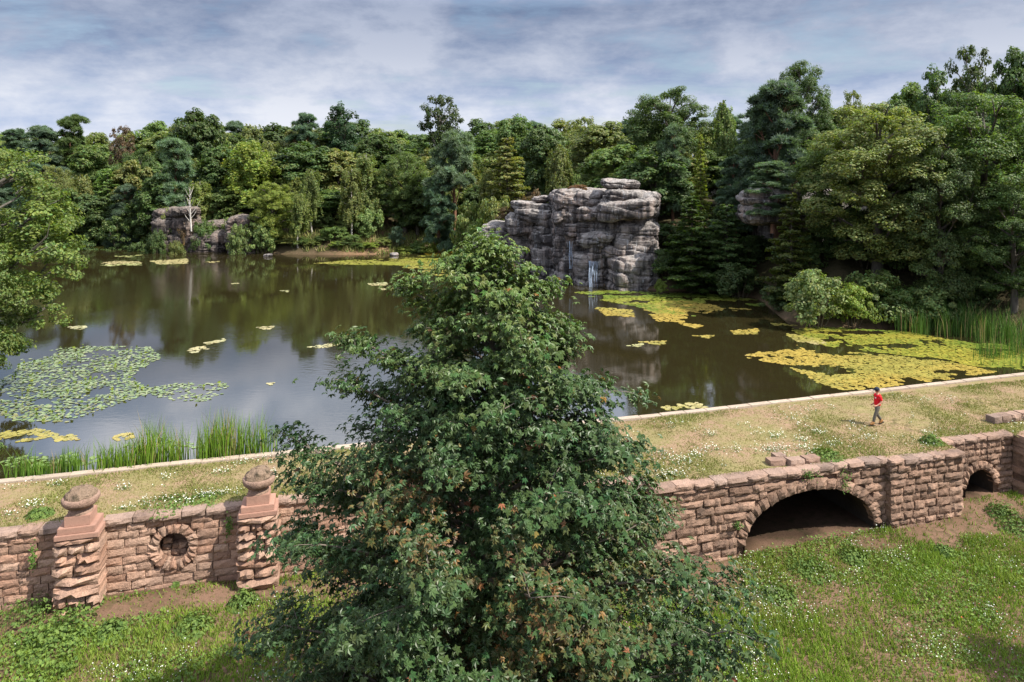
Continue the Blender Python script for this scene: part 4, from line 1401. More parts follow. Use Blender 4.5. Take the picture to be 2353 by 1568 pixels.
tx = np.array([-.32 * np.interp(z, [-3, 3, 10.4], [0, .4, 1.1]) + .12 * math.sin(z * .9) for z in zt])
ty = np.array([.12 * math.sin(z * .7 + 1) for z in zt])
gt = Geo()
gt.tube(np.stack([tx, ty, zt - SB[2]], -1), np.interp(zt, [-3.5, -2, 4, 10.2], [.36, .27, .17, .02]), 10)
gbr = Geo()
# leaf outline, five lobes with a few teeth
lob = [(1.0, 0), (.55, 24), (.95, 50), (.48, 78), (.72, 108), (.32, 148)]
ring = [(a, b) for a, b in lob] + [(.16, 180)] + [(a, 360 - b) for a, b in reversed(lob[1:])]
LV = [(0, 0, .03)] + [(rr_ * math.sin(R(a)) * .52, rr_ * math.cos(R(a)) * .52 + .0, -.22 * rr_ * rr_ + (.05 if i % 2 else -.03)) for i, (rr_, a) in enumerate(ring)]
nr = len(ring)
LF = np.array([(0, 1 + i, 1 + (i + 1) % nr) for i in range(nr)])[:, ::-1]
LT_ = (np.array(LV), LF)
edge = np.array([0] + [1] * nr, float)
Cs, Ns, Bs, Hs = [], [], [], []
nb = 112
shoots = [(960, 650, 18), (835, 765, 17.6), (845, 875, 17.4), (1275, 645, 18.2), (1430, 885, 18), (1310, 735, 18.5), (1450, 1010, 17.5), (730, 1010, 17), (1165, 560, 18), (1120, 572, 18), (1070, 590, 18)]
targets = []
for k in range(nb):
    q = (k + .5) / nb
    z = -.9 + 11.35 * (1 - (1 - q) ** .85)
    a = k * 2.39996 + r.uniform(-.25, .25)
    rad = float(np.interp(z, ENV[:, 0], ENV[:, 1])) * r.uniform(.72, 1.06)
    if math.cos(a) < -.5 and 3.5 < z < 6.5: rad *= .95
    targets.append((math.cos(a) * rad, math.sin(a) * rad, z))
for k in range(46):      # inner and camera-side boughs that close the crown
    z = r.uniform(.2, 8.6)
    a = r.uniform(0, 6.28) if k < 18 else r.uniform(-2.9, -.25)
    rad = float(np.interp(z, ENV[:, 0], ENV[:, 1])) * r.uniform(.30, .75)
    targets.append((math.cos(a) * rad, math.sin(a) * rad, z))
for (px, py, D) in shoots:
    p = atD(px, py + 14, D * KS)
    targets.append((p[0] - SB[0], p[1] - SB[1], p[2]))
for ti, (ex, ey, ez) in enumerate(targets):
    if ti < nb + 46:      # twigs and leaves reach past the bough tip
        kf = float(np.interp(ez, [0, 3, 5, 6.5, 8, 10], [1.10, 1.05, .96, .82, .70, .6]))
        ex, ey = ex * kf, ey * kf
    rad = math.hypot(ex, ey)
    zb_ = max(-1.9, ez - rad * r.uniform(.45, .8) - .3)
    b = np.array([np.interp(zb_, zt, tx), np.interp(zb_, zt, ty), zb_ - SB[2]])
    e_ = np.array([ex + np.interp(ez, zt, tx), ey, ez - SB[2]])
    m_ = (b + e_) / 2 + np.array([0, 0, .12 * rad])
    f_ = np.linspace(0, 1, 8)
    ax = ((1 - f_) ** 2)[:, None] * b + (2 * f_ * (1 - f_))[:, None] * m_ + (f_ ** 2)[:, None] * e_
    gbr.tube(ax, np.linspace(.03 + .012 * rad, .012, 8), 5)
    out = unit(np.array([ex, ey, .2]))
    nt = int(4 + rad * 1.45)
    for j in range(nt):
        s_ = 1 - (j / nt) ** 1.4 * .62
        p0 = np.array([np.interp(s_, f_, ax[:, i]) for i in range(3)])
        side = r.normal(size=3) * np.array([1, 1, .35]); side = unit(side * .9 + out * .7)
        L = r.uniform(.45, 1.0) * (.8 + .05 * rad) * float(np.interp(ez, [5, 9], [1, .72]))
        p1 = p0 + side * L + np.array([0, 0, .10 * L])
        gbr.tube(np.stack([p0, (p0 + p1) / 2 + [0, 0, .05], p1]), [.014, .010, .005], 3)
        m2 = r.poisson(66)
        tq = r.uniform(.25, 1.12, m2)
        c = p0 + np.outer(tq, p1 - p0) + r.normal(size=(m2, 3)) * np.array([.20, .20, .09])
        Cs.append(c)
        Ns.append(np.array([0, 0, .85]) + out * .45 + side * .25 + r.normal(size=(m2, 3)) * .34)
        Bs.append(np.full(m2, r.uniform()))
        Hs.append(np.full(m2, s_))
Cs, Ns, Bs = np.concatenate(Cs), np.concatenate(Ns), np.concatenate(Bs)
n = len(Cs)
Wz = Cs[:, 2] + SB[2]
g_ = r.uniform(.72, 1.30, n)
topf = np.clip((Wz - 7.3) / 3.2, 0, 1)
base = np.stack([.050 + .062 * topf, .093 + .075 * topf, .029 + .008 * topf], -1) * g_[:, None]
base[:, 0] *= 1 + r.normal(0, .14, n)
# some sprays have scorched margins, mostly in the middle and lower crown
zone = vnoise(Cs + 3, .55, 4)
scorch = np.clip((zone - .52) * 4.5, 0, 1) * (Wz < 6.5) * (r.uniform(size=n) < .5)
brown = np.stack([r.uniform(.16, .30, n), r.uniform(.085, .15, n), r.uniform(.03, .06, n)], -1)
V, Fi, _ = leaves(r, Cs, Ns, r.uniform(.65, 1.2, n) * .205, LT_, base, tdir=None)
kv = len(LV)
cc = np.repeat(base, kv, 0)
ed = np.tile(edge, n) * np.repeat(scorch, kv) * r.uniform(.35, 1.0, n * kv)
full = np.repeat((r.uniform(size=n) < .012), kv)
ed = np.where(full, 1, ed)[:, None]
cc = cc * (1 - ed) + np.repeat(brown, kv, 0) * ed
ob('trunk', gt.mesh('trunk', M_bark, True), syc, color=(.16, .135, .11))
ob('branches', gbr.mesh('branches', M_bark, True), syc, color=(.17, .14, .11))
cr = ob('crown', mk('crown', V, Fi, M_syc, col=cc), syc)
print('SYCAMORE LEAVES', n)

# ------------------------------------------------------------------ grass, weeds and flowers
def blades(r, x, y, z, h, wd, col, bend=.5, seg=1):
    n = len(x)
    a = r.uniform(0, 2 * math.pi, n)
    dx, dy = np.cos(a), np.sin(a)
    la = r.uniform(0, 2 * math.pi, n)
    lx, ly = np.cos(la) * h * bend * r.uniform(.2, 1, n), np.sin(la) * h * bend * r.uniform(.2, 1, n)
    b0 = np.stack([x - dx * wd, y - dy * wd, z - .01], -1); b1 = np.stack([x + dx * wd, y + dy * wd, z - .01], -1)
    if seg == 1:
        tp = np.stack([x + lx, y + ly, z + h], -1)
        V = np.stack([b0, b1, tp], 1).reshape(-1, 3)
        Fi = np.arange(3 * n).reshape(-1, 3)
        return V, Fi, np.repeat(col, 3, 0)
    m0 = np.stack([x - dx * wd * .8 + lx * .25, y - dy * wd * .8 + ly * .25, z + h * .55], -1); m1 = m0 + np.stack([dx * wd * 1.6, dy * wd * 1.6, 0 * x], -1)
    tp = np.stack([x + lx, y + ly, z + h * .97], -1)
    V = np.stack([b0, b1, m1, m0, tp], 1).reshape(-1, 3)
    o = np.arange(n)[:, None] * 5
    Fi = np.concatenate([o + np.array([0, 1, 2]), o + np.array([0, 2, 3]), o + np.array([3, 2, 4])])
    return V, Fi, np.repeat(col, 5, 0)


def lerp(a, b, t_):
    return np.asarray(a) * (1 - t_[:, None]) + np.asarray(b) * t_[:, None]


def join(parts):
    V, Fi, C, o = [], [], [], 0
    for v_, f_, c_ in parts:
        V.append(v_); Fi.append(f_ + o); C.append(c_); o += len(v_)
    return np.concatenate(V), np.concatenate(Fi), np.concatenate(C)


def bare(x, y):
    """0..1, how bare the soil is on the meadow"""
    u, v = UV(x, y)
    nz = (n2(x, y, .9, 3, 31) - .5)
    def sp(uc, vc, ru, rv):
        return 1.25 - np.sqrt(((u - uc) / ru) ** 2 + ((v - vc) / rv) ** 2) + nz * 1.3
    b = np.maximum.reduce([sp(-12.3, 1.1, 2.4, 1.3), sp(-10.6, 1.0, 2.6, 1.1), sp(16.8, 3.5, 2.4, .9), sp(30.5, 3.3, 4.6, 1.5), sp(27.5, 3.8, 3.5, .9), sp(35, 3.2, 3, 1.2), sp(-3, .9, 8, .7), sp(8, 1.5, 6, 1.2)])
    patch = np.clip((n2(x, y, .33, 3, 77) - .63) * 6, 0, .6)
    return np.clip(np.maximum(np.clip(b * 1.6, 0, 1), patch), 0, 1)


n = 400000
u = r.uniform(-28, 46, n); v = r.uniform(.1, 12.5, n) ** 1.0
x, y = P(u, v)[:, 0], P(u, v)[:, 1]
keep = (np.abs(x / y) < np.where(r.uniform(size=n) < .5, .86, 1.15)) & (v > front_v(u) + .25) & (r.uniform(size=n) > bare(x, y) * .93) & (y > 13)
# not in front of the frame's lower edge too densely
x, y, u, v = x[keep], y[keep], u[keep], v[keep]
z = terrain(x, y)
n = len(x)
lush = np.clip((n2(x, y, .28, 3, 41) - .35) * 3, 0, 1)
dry = np.clip((n2(x, y, .45, 3, 43) - .48) * 4, 0, 1)
tuss = n2(x, y, 1.3, 2, 47)
h = (.07 + .20 * lush * tuss + .06 * tuss) * r.uniform(.5, 1.4, n)
col = lerp((.120, .195, .030), (.215, .305, .040), r.uniform(size=n))
col = lerp(col, np.broadcast_to((.25, .225, .075), (n, 3)), dry * r.uniform(0, .6, n))
pa = blades(r, x, y, z, h, .012 + .018 * r.uniform(size=n), col, .8)
ob('meadow_grass', mk('meadow_grass', *pa[:2], M_grass, col=pa[2]), kind='stuff', label='rough green meadow grass at the foot of the dam wall', cat='grass')
print('MEADOW', n)

# broad-leaved weeds in drifts
def weed_field(n, us_, vs_, thr, f, seed, size, hmax, cols, name, label, extra=None):
    u = r.uniform(*us_, n); v = r.uniform(*vs_, n)
    p = P(u, v); x, y = p[:, 0], p[:, 1]
    k = (np.abs(x / y) < 1.1) & (v > front_v(u) + .15) & (n2(x, y, f, 3, seed) + (0 if extra is None else extra(u, v)) > thr) & (r.uniform(size=n) > bare(x, y) * .97)
    x, y = x[k], y[k]; n = len(x)
    dens = n2(x, y, f * 3, 2, seed + 4)
    z = terrain(x, y) + r.uniform(.02, 1, n) * hmax * dens
    N = np.stack([r.normal(0, .5, n), r.normal(0, .5, n), np.ones(n)], -1)
    c = lerp(cols[0], cols[1], r.uniform(size=n))
    V, Fi, cc_ = leaves(r, np.stack([x, y, z], -1), N, r.uniform(.6, 1.5, n) * size, T_DIA, c)
    ob(name, mk(name, V, Fi, M_grass, col=cc_), kind='stuff', label=label, cat='weeds')


weed_field(105000, (-27, 46), (.3, 12), .53, .5, 61, .085, .42, ((.085, .150, .034), (.165, .240, .048)), 'meadow_weeds', 'leafy green weeds growing in drifts across the meadow',
           extra=lambda u, v: .16 * np.exp(-((u + 15) / 4) ** 2) + .05 * (v > 2))
weed_field(26000, (-19, -4), (1.2, 7), .44, .7, 66, .10, .7, ((.080, .145, .032), (.170, .250, .048)), 'tall_weeds', 'lush tall weeds around the finial pier feet')


def flowers(n, fu, fv, name, label, zfun, mask, cl, size=.034, hh=(.08, .35), stem=True):
    u = r.uniform(*fu, n); v = r.uniform(*fv, n)
    p = P(u, v); x, y = p[:, 0], p[:, 1]
    k = mask(u, v, x, y) > r.uniform(size=n)
    x, y, u, v = x[k], y[k], u[k], v[k]; n = len(x)
    z0 = zfun(u, v, x, y)
    z = z0 + r.uniform(*hh, n)
    N = np.stack([r.normal(0, .35, n), r.normal(0, .35, n) - .2, np.ones(n)], -1)
    hexv = np.array([(0, 0, .12)] + [(math.cos(a) * .5, math.sin(a) * .5, 0) for a in np.arange(6) * math.pi / 3])
    hexf = np.array([(0, 1 + i, 1 + (i + 1) % 6) for i in range(6)])
    c = np.asarray(cl)[r.integers(len(cl), size=n)] * r.uniform(.85, 1.1, (n, 1))
    prt = [leaves(r, np.stack([x, y, z], -1), N, r.uniform(.7, 1.5, n) * size, (hexv, hexf), c)]
    if stem:
        m_ = n
        prt.append(blades(r, x, y, z0, z - z0, np.full(m_, .006), np.tile((.08, .13, .03), (m_, 1)), .05))
        # leafy base under the flower heads
        lx = x + r.normal(0, .06, n); ly = y + r.normal(0, .06, n)
        prt.append(leaves(r, np.stack([lx, ly, z0 + (z - z0) * r.uniform(.1, .8, n)], -1), N, r.uniform(.6, 1.3, n) * .07, T_DIA, lerp((.06, .12, .03), (.11, .18, .05), r.uniform(size=n))))
    V, Fi, cc_ = join(prt)
    ob(name, mk(name, V, Fi, M_grass, col=cc_), kind='stuff', label=label, cat='flowers')
    print(name, n)


WH = [(.80, .80, .74), (.74, .76, .70), (.62, .62, .50)]
flowers(36000, (-19, 42), (.3, 12), 'meadow_flowers', 'tiny white flowers sprinkled over the meadow', lambda u, v, x, y: terrain(x, y),
        lambda u, v, x, y: np.clip((n2(x, y, .55, 3, 91) - .50 + .10 * np.exp(-((u - 18) / 4) ** 2 - ((v - 5) / 3) ** 2)) * 3.2, 0, .9) * (v > front_v(u) + .3) * (1 - bare(x, y)) * (np.abs(x / y) < .86), WH, .028)
flowers(3500, (-19, 42), (.8, 12), 'meadow_flowers', 'scattered pink and orange blooms among the meadow grass', lambda u, v, x, y: terrain(x, y),
        lambda u, v, x, y: np.clip((n2(x, y, .4, 3, 95) - .52) * 3, 0, .5) * (v > front_v(u) + .3), [(.45, .20, .32), (.50, .24, .36), (.62, .12, .03)], .032, stem=False)


# turf on the dam
def turf_tone(x, y, u, v):
    gr = n2(x, y, .42, 4, 51)
    fr = front_v(u)
    edge_g = np.exp(-((v - fr) / 1.0) ** 2) * .22 + np.exp(-((v + 4.0) / .6) ** 2) * .10
    return np.clip((gr + edge_g - .40) * 3.2, 0, 1)


n = 230000
u = r.uniform(-20, 44, n); v = r.uniform(-4.3, 3.0, n)
x, y = P(u, v)[:, 0], P(u, v)[:, 1]
tone = turf_tone(x, y, u, v)
k = (v < front_v(u) - .12) & (v > VB(u) + .24) & (r.uniform(size=n) < .42 + .58 * tone) & (np.abs(x / y) < .84)
x, y, u, v, tone = x[k], y[k], u[k], v[k], tone[k]
n = len(x)
z = dam_z(u, v)
h = (.03 + .05 * tone) * r.uniform(.5, 1.5, n)
col = lerp((.265, .220, .100), (.175, .195, .05), np.clip(tone + r.normal(0, .3, n), 0, 1))
pa = blades(r, x, y, z, h, .010 + .018 * r.uniform(size=n), col, 1.3)
ob('dam_turf', mk('dam_turf', *pa[:2], M_grass, col=pa[2]), kind='stuff', label='short dry trodden grass on top of the dam', cat='grass')


def tuft_patch(cl):
    def f(u, v, x, y):
        q = np.zeros_like(u)
        for (uc, vc, ru, rv, a) in cl:
            q = np.maximum(q, a * np.exp(-((u - uc) / ru) ** 2 - ((v - vc) / rv) ** 2))
        return q * (v < front_v(u) - .05) * (v > VB(u) + .2)
    return f


def puv(px, py):
    p = at(px, py, .2)
    return UV(p[0], p[1])


spots = [(1525, 1050, .55, .4), (1575, 1060, .6, .4), (1545, 1090, .9, .45), (1600, 1045, .5, .3), (1630, 1033, .5, .3), (1685, 1035, .4, .25), (1775, 1033, .8, .45), (1850, 1030, .7, .35), (1915, 1020, .5, .3), (1995, 1010, .35, .3), (1780, 1000, .5, .35),
         (1880, 992, .5, .3), (2130, 995, .35, .3), (1630, 1000, .35, .25), (1840, 1010, .4, .3), (380, 1150, .6, .25), (300, 1165, .7, .2), (470, 1140, .5, .3), (525, 1135, .5, .2), (385, 1100, .3, .3), (515, 1085, .5, .3), (280, 1122, .35, .2),
         (430, 1155, .5, .2), (330, 1155, .4, .2), (560, 1060, .6, .3), (430, 1065, .5, .2), (600, 1052, .5, .25), (80, 1160, .5, .3), (130, 1115, .35, .2), (170, 1085, .3, .2), (345, 1072, .3, .15), (620, 1090, .4, .4), (25, 1180, .4, .2)]
cl = []
for (px, py, a, b_) in spots:
    q = puv(px, py)
    cl.append((float(q[0]), float(q[1]), a * .75, b_ * .85, .85))
thin = lambda u, v, x, y: np.clip((n2(x, y, .8, 3, 97) - .57) * 1.6, 0, .25) * (v < front_v(u) - .1) * (v > VB(u) + .25)
pf = tuft_patch(cl)
flowers(90000, (-20, 42), (-4.2, 2.8), 'dam_flowers', 'clumps of small white flowers along the top of the dam', lambda u, v, x, y: dam_z(u, v), lambda u, v, x, y: np.maximum(pf(u, v, x, y) * .8, thin(u, v, x, y) * .35), WH, .036, (.05, .24))

# larger weed clumps as things
def weed_clump(px, py, w_, h_, zp, label, seed, col=((.072, .130, .032), (.150, .218, .048)), n=420):
    rr_ = np.random.default_rng(seed)
    if zp is None:
        p = at(px, py, -2.6); p[2] = float(terrain(p[:1], p[1:2])[0])
    else:
        p = at(px, py, zp)
    a = rr_.uniform(0, 6.28, n); q = np.sqrt(rr_.uniform(0, 1, n))
    lb_ = .55 + .75 * vnoise(np.stack([np.cos(a) * 1.7 + seed, np.sin(a) * 1.7, q * 1.5], -1), 1.0, seed)
    q = q * lb_ * 1.25
    c = np.stack([np.cos(a) * q * w_ / 2, np.sin(a) * q * w_ / 2, .8 * h_ * lb_ * np.clip(1 - q ** 2 * .7, .1, 1) * rr_.uniform(.1, 1, n)], -1)
    N = np.stack([np.cos(a) * q, np.sin(a) * q, np.full(n, .9)], -1) + rr_.normal(size=(n, 3)) * .4
    p1 = leaves(rr_, c, N, rr_.uniform(.6, 1.4, n) * .11, T_DIA, lerp(col[0], col[1], rr_.uniform(size=n)))
    p2 = blades(rr_, c[:, 0] * .6, c[:, 1] * .6, c[:, 2] * 0, c[:, 2] + .03, np.full(n, .008), np.tile(col[0], (n, 1)), .2)
    V, Fi, cc_ = join([p1, p2])
    ob('weed_clump', mk('weed_clump', V, Fi, M_grass, col=cc_), loc=p, label=label, cat='weed', kind='thing')


for k, a in enumerate([
        (92, 1183, .8, .35, .15, 'leafy weed on the turf beyond the outer finial'), (1900, 1050, 1.3, .45, .15, 'bushy green weed on the dam edge above the wide arch'), (2140, 1020, .9, .6, .15, 'tall grassy weed on the dam edge above the buttress'),
        (390, 1160, 1.7, .22, .15, 'low weeds on the dam edge above the round opening'), (470, 1150, 1.2, .25, .15, 'weeds on the dam edge beside the sycamore-side finial'),
        (190, 1400, 1.3, 1.0, None, 'lush weed clump at the foot of the outer finial pier'), (560, 1390, .9, .7, None, 'weed clump at the foot of the pier by the sycamore'), (60, 1430, 2.2, .8, None, 'spreading weed mass below the outermost wall'),
        (130, 1470, 2.0, .7, None, 'dense weeds in front of the outer finial pier'), (255, 1460, .9, .5, None, 'small weed on the bare soil patch before the round opening'), (350, 1358, .3, .3, None, 'tiny weed at the wall foot below the round opening'), (405, 1352, .4, .3, None, 'small tuft at the wall foot under the round opening'),
        (440, 1450, 1.3, .5, None, 'flowering weed clump below the round opening'), (1860, 1290, 1.6, .6, None, 'weed clump in front of the wide arch'), (1960, 1270, 1.1, .5, None, 'green weeds before the buttress side of the wide arch'), (2300, 1180, 1.3, .8, None, 'tall weeds by the last wide pier'),
        (2330, 1210, 1.5, .7, None, 'weeds in front of the last wide pier'), (2170, 1260, .8, .35, None, 'low tuft on the bare soil below the buttress'), (1780, 1340, 1.4, .5, None, 'weed clump below the sill of the wide arch')]):
    weed_clump(*a, seed=500 + k)
# plants rooted in the wall joints
def wall_plant(px, py, v, label, seed, w_=.3, h_=.3):
    rr_ = np.random.default_rng(seed)
    u_ = float(u_at(px, v)); p = P(u_, v + .05)
    z = CAMZ - (py - HY) * p[1] / F
    n = 90
    c = rr_.normal(size=(n, 3)) * np.array([w_ * .4, .06, h_ * .5]) + np.array([0, -.06, -.05])
    V, Fi, cc_ = leaves(rr_, c, rr_.normal(size=(n, 3)) * .5 + np.array([.2, -.8, .6]), .075, T_DIA, lerp((.05, .11, .02), (.10, .18, .03), rr_.uniform(size=n)))
    rt0 = ob('wall_plant', None, loc=(p[0], p[1], z), label=label, cat='plant')
    ob('leaves', mk('leaves', V, Fi, M_grass, col=cc_), rt0, kind='stuff')
    g = Geo()
    for q in range(5):
        g.tube(np.stack([np.array([0, .02, 0]), c[q] * .5, c[q]]), [.008, .006, .003], 4)
    ob('stem', g.mesh('stem', M_bark, True), rt0, color=(.10, .09, .05))


wall_plant(1855, 1085, 2.8, 'green creeper rooted in the joints above the wide arch', 1, .5, .25)
wall_plant(1940, 1100, 2.8, 'small creeper hanging over the buttress side of the wide arch', 2, .25, .5)
wall_plant(1692, 1203, 2.8, 'bright little fern in the wall beside the wide arch', 3, .18, .15)
wall_plant(527, 1205, .05, 'ivy shoot in the shadow of the pier by the sycamore', 4, .2, .4)
wall_plant(80, 1275, .05, 'dry creeper on the outermost wall', 5, .12, .5)

# ------------------------------------------------------------------ reeds
def reed_bed(name, pts, n, hh, label, c0, c1, seed, zb_=0.0, bend=.22, wd=.016):
    rr_ = np.random.default_rng(seed)
    pts = np.array(pts)
    i = rr_.integers(len(pts), size=n)
    p = pts[i]
    x = p[:, 0] + rr_.normal(size=n) * p[:, 2]; y = p[:, 1] + rr_.normal(size=n) * p[:, 3]
    cn = n2(x, y, 1.1, 2, seed)
    kk = rr_.uniform(size=n) < np.clip((cn - .36) * 5.0, .05, 1)          # reeds stand in tufts with open water between
    x, y, p, cn = x[kk], y[kk], p[kk], cn[kk]; n = len(x)
    h = rr_.uniform(*hh, n) * p[:, 4] * (.35 + 1.25 * cn)
    V, Fi, cc_ = blades(rr_, x, y, np.full(n, zb_), h, np.full(n, wd) * rr_.uniform(.6, 1.2, n), np.where(rr_.uniform(size=(n, 1)) < .10, np.array([[.30, .23, .11]]), lerp(c0, c1, rr_.uniform(size=n))), bend * rr_.choice([.6, 1, 2.2], n), seg=2)
    ob(name, mk(name, V, Fi, M_grass, col=cc_), kind='stuff', label=label, cat='reeds')


pts = []
for px in np.arange(170, 636, 10):
    uu = float(u_at(px, -5.0))
    k_ = 1.0 if px > 330 else .75
    for dv in (-4.75, -5.1, -5.5):
        p = P(uu, dv)
        pts.append((p[0], p[1], .16, .16, k_ * (1.05 if px > 430 else .95)))
reed_bed('reeds', pts, 2300, (.7, 2.0), 'upright green reeds in the water along the dam edging', (.085, .17, .022), (.18, .29, .03), 1)
pts = []
for px in np.arange(40, 190, 9):
    uu = float(u_at(px, -5.0)); p = P(uu, rs.uniform(-5.6, -4.7)); pts.append((p[0], p[1], .2, .2, .75))
reed_bed('reeds', pts, 480, (.7, 1.3), 'sparser short reeds by the dam edging under the alder', (.075, .15, .022), (.13, .23, .03), 2)
pts = []
for k in range(150):
    px = rs.uniform(2065, 2480); py = rs.uniform(735, 775) + max(0, px - 2150) * .22 * rs.random()
    p = at(px, py); pts.append((p[0], p[1], .5, .4, 1.0))
reed_bed('reeds', pts, 5200, (1.2, 2.3), 'tall dense green reed bed beside the yellow water plants', (.055, .115, .028), (.10, .19, .035), 3, wd=.022)
pts = []
for k in range(26):
    p = at(rs.uniform(2240, 2430), rs.uniform(800, 842)); pts.append((p[0], p[1], .35, .3, .8))
reed_bed('reeds', pts, 900, (.9, 1.7), 'short reeds at the corner of the lake near the edging end', (.06, .13, .028), (.11, .2, .035), 4, wd=.02)

# ------------------------------------------------------------------ water plants
k12 = 11
pa_ = np.linspace(R(12), R(348), k12)
PADV = np.array([(0, 0, .015)] + [(math.cos(a), math.sin(a), .0 + (.03 if i % 3 == 0 else 0)) for i, a in enumerate(pa_)])
PADF = np.array([(0, 1 + i, 2 + i) for i in range(k12 - 1)])


def inpoly(px, py, poly):
    poly = np.array(poly, float)
    ins = np.zeros(px.shape, bool)
    for (ax, ay), (bx, by) in zip(poly, np.roll(poly, -1, 0)):
        c = (ay > py) != (by > py)
        ins ^= c & (px < (bx - ax) * (py - ay) / (by - ay + 1e-12) + ax)
    return ins


def scatter_poly(rr_, poly, n):
    """evenly over the real water area of a patch outlined in the photo"""
    W_ = np.array([at(a, b)[:2] for a, b in poly])
    lo, hi = W_.min(0), W_.max(0)
    x = rr_.uniform(lo[0], hi[0], n); y = rr_.uniform(lo[1], hi[1], n)
    k = inpoly(x, y, W_)
    return x[k], y[k], np.ptp(W_[:, 0]) * np.ptp(W_[:, 1])


def spaced(rr_, x, y, rad):
    """drop points that crowd each other (grid thinning)"""
    key = {}
    keep = []
    for i in range(len(x)):
        c = (int(x[i] // rad), int(y[i] // rad))
        if c in key: continue
        key[c] = 1; keep.append(i)
    return np.array(keep, int)


rp = np.random.default_rng(77)
# the large patch of lily pads
POLY_L = [(60, 812), (180, 796), (345, 797), (372, 822), (318, 850), (300, 872), (345, 892), (400, 882), (520, 880), (535, 905), (470, 922), (385, 922), (345, 905), (250, 935), (150, 972), (40, 968), (0, 950), (-120, 960), (-150, 900), (0, 872), (40, 850)]
x, y, _ = scatter_poly(rp, POLY_L, 22000)
i = spaced(rp, x, y, .20)
x, y = x[i] + rp.uniform(-.04, .04, len(i)), y[i] + rp.uniform(-.04, .04, len(i))
gap = n2(x, y, .6, 3, 5)
k = gap > rp.uniform(.20, .52, len(x))
x, y = x[k], y[k]
vis = (np.abs(x / y) < .752)
order = np.argsort(np.where(vis, y, 1e6))
PM = []
for q in range(6):
    c = [(.19, .25, .10), (.16, .23, .085), (.22, .26, .125), (.13, .19, .06), (.20, .25, .115), (.25, .25, .10)][q]
    Vp = PADV.copy(); Vp[1:, 2] += rp.uniform(-.04, .04, k12); Vp[:, :2] *= 1 + rp.uniform(-.06, .06, (k12 + 1, 1))
    PM.append(mk('lily_pad', Vp, PADF, M_pad, col=np.tile(c, (k12 + 1, 1))))
near_i, far_i = order[:280], order[280:]
for q in near_i:
    s_ = rp.uniform(.075, .125)
    ob('lily_pad', PM[rp.integers(6)], loc=(x[q], y[q], rp.uniform(.006, .03)), rot=(rp.normal(0, .06), rp.normal(0, .06), rp.uniform(0, 6.28)), scale=(s_, s_, s_), label='round green lily pad in the large patch below the alder', cat='lily pad', group='lily pads at the near edge of the large patch')
n = len(far_i)
C = np.stack([x[far_i], y[far_i], rp.uniform(.006, .03, n)], -1)
pc = np.array([(.19, .25, .10), (.16, .23, .085), (.22, .26, .125), (.13, .19, .06), (.22, .25, .11)])[rp.integers(5, size=n)]
V, Fi, cc_ = leaves(rp, C, np.stack([rp.normal(0, .06, n), rp.normal(0, .06, n), np.ones(n)], -1), rp.uniform(.075, .125, n), (PADV, PADF), pc)
ob('lily_pads', mk('lily_pads', V, Fi, M_pad, col=cc_), kind='stuff', label='farther pads of the large green lily patch', cat='lily pads')
# upright leaves standing out of the patch
n = 260
q = rp.integers(len(x), size=n)
V, Fi, cc_ = leaves(rp, np.stack([x[q], y[q], rp.uniform(.06, .22, n)], -1), np.stack([rp.normal(0, 1, n), rp.normal(0, 1, n), rp.uniform(0, .8, n)], -1), rp.uniform(.12, .26, n), T_DIA, lerp((.10, .16, .03), (.20, .24, .03), rp.uniform(size=n)))
ob('lily_leaves', mk('lily_leaves', V, Fi, M_grass, col=cc_), kind='stuff', label='upright yellowish leaves poking out of the large lily patch', cat='lily leaves')


def mat_patch(polys, dens, size, cols, label, seed, hole_f=.55, hole=.40, hole2=1.6, name='water_plants', aspect=1.0, zt=.02):
    rr_ = np.random.default_rng(seed)
    prt = []
    for poly in polys:
        W_ = np.array([at(a, b)[:2] for a, b in poly])
        area = np.ptp(W_[:, 0]) * np.ptp(W_[:, 1])
        x, y, _ = scatter_poly(rr_, poly, int(area * dens * 2.2))
        i = spaced(rr_, x, y, size * 1.05)
        x, y = x[i] + rr_.uniform(-.3, .3, len(i)) * size, y[i] + rr_.uniform(-.3, .3, len(i)) * size
        # thin out towards the outline, with cracks of open water
        d = np.full(x.shape, 1e9)
        for (ax, ay), (bx, by) in zip(W_, np.roll(W_, -1, 0)):
            ex, ey = bx - ax, by - ay
            t_ = np.clip(((x - ax) * ex + (y - ay) * ey) / (ex * ex + ey * ey + 1e-9), 0, 1)
            d = np.minimum(d, np.hypot(x - ax - t_ * ex, y - ay - t_ * ey))
        nz = n2(x * .45, y, hole_f, 3, seed) + .34 * (n2(x, y, hole2, 2, seed + 3) - .5)
        k = (nz > hole + .14 * np.exp(-d / (1.2 + .2 * size)))
        x, y = x[k], y[k]; n = len(x)
        if n < 3: continue
        tn = np.clip((n2(x * .5, y, .35, 2, seed + 9) - .3) * 2.5, 0, 1)
        c = lerp(cols[0], cols[1], np.clip(tn + rr_.normal(0, .2, n), 0, 1))
        tmp = PADV.copy()
        prt.append(leaves(rr_, np.stack([x, y, rr_.uniform(.004, zt, n)], -1), np.stack([rr_.normal(0, .05, n), rr_.normal(0, .05, n), np.ones(n)], -1), rr_.uniform(.55, 1.0, n) * size, (PADV, PADF), c))
    V, Fi, cc_ = join(prt)
    ob(name, mk(name, V, Fi, M_pad, col=cc_), kind='stuff', label=label, cat='water plants')
    print(name, label, len(Fi))


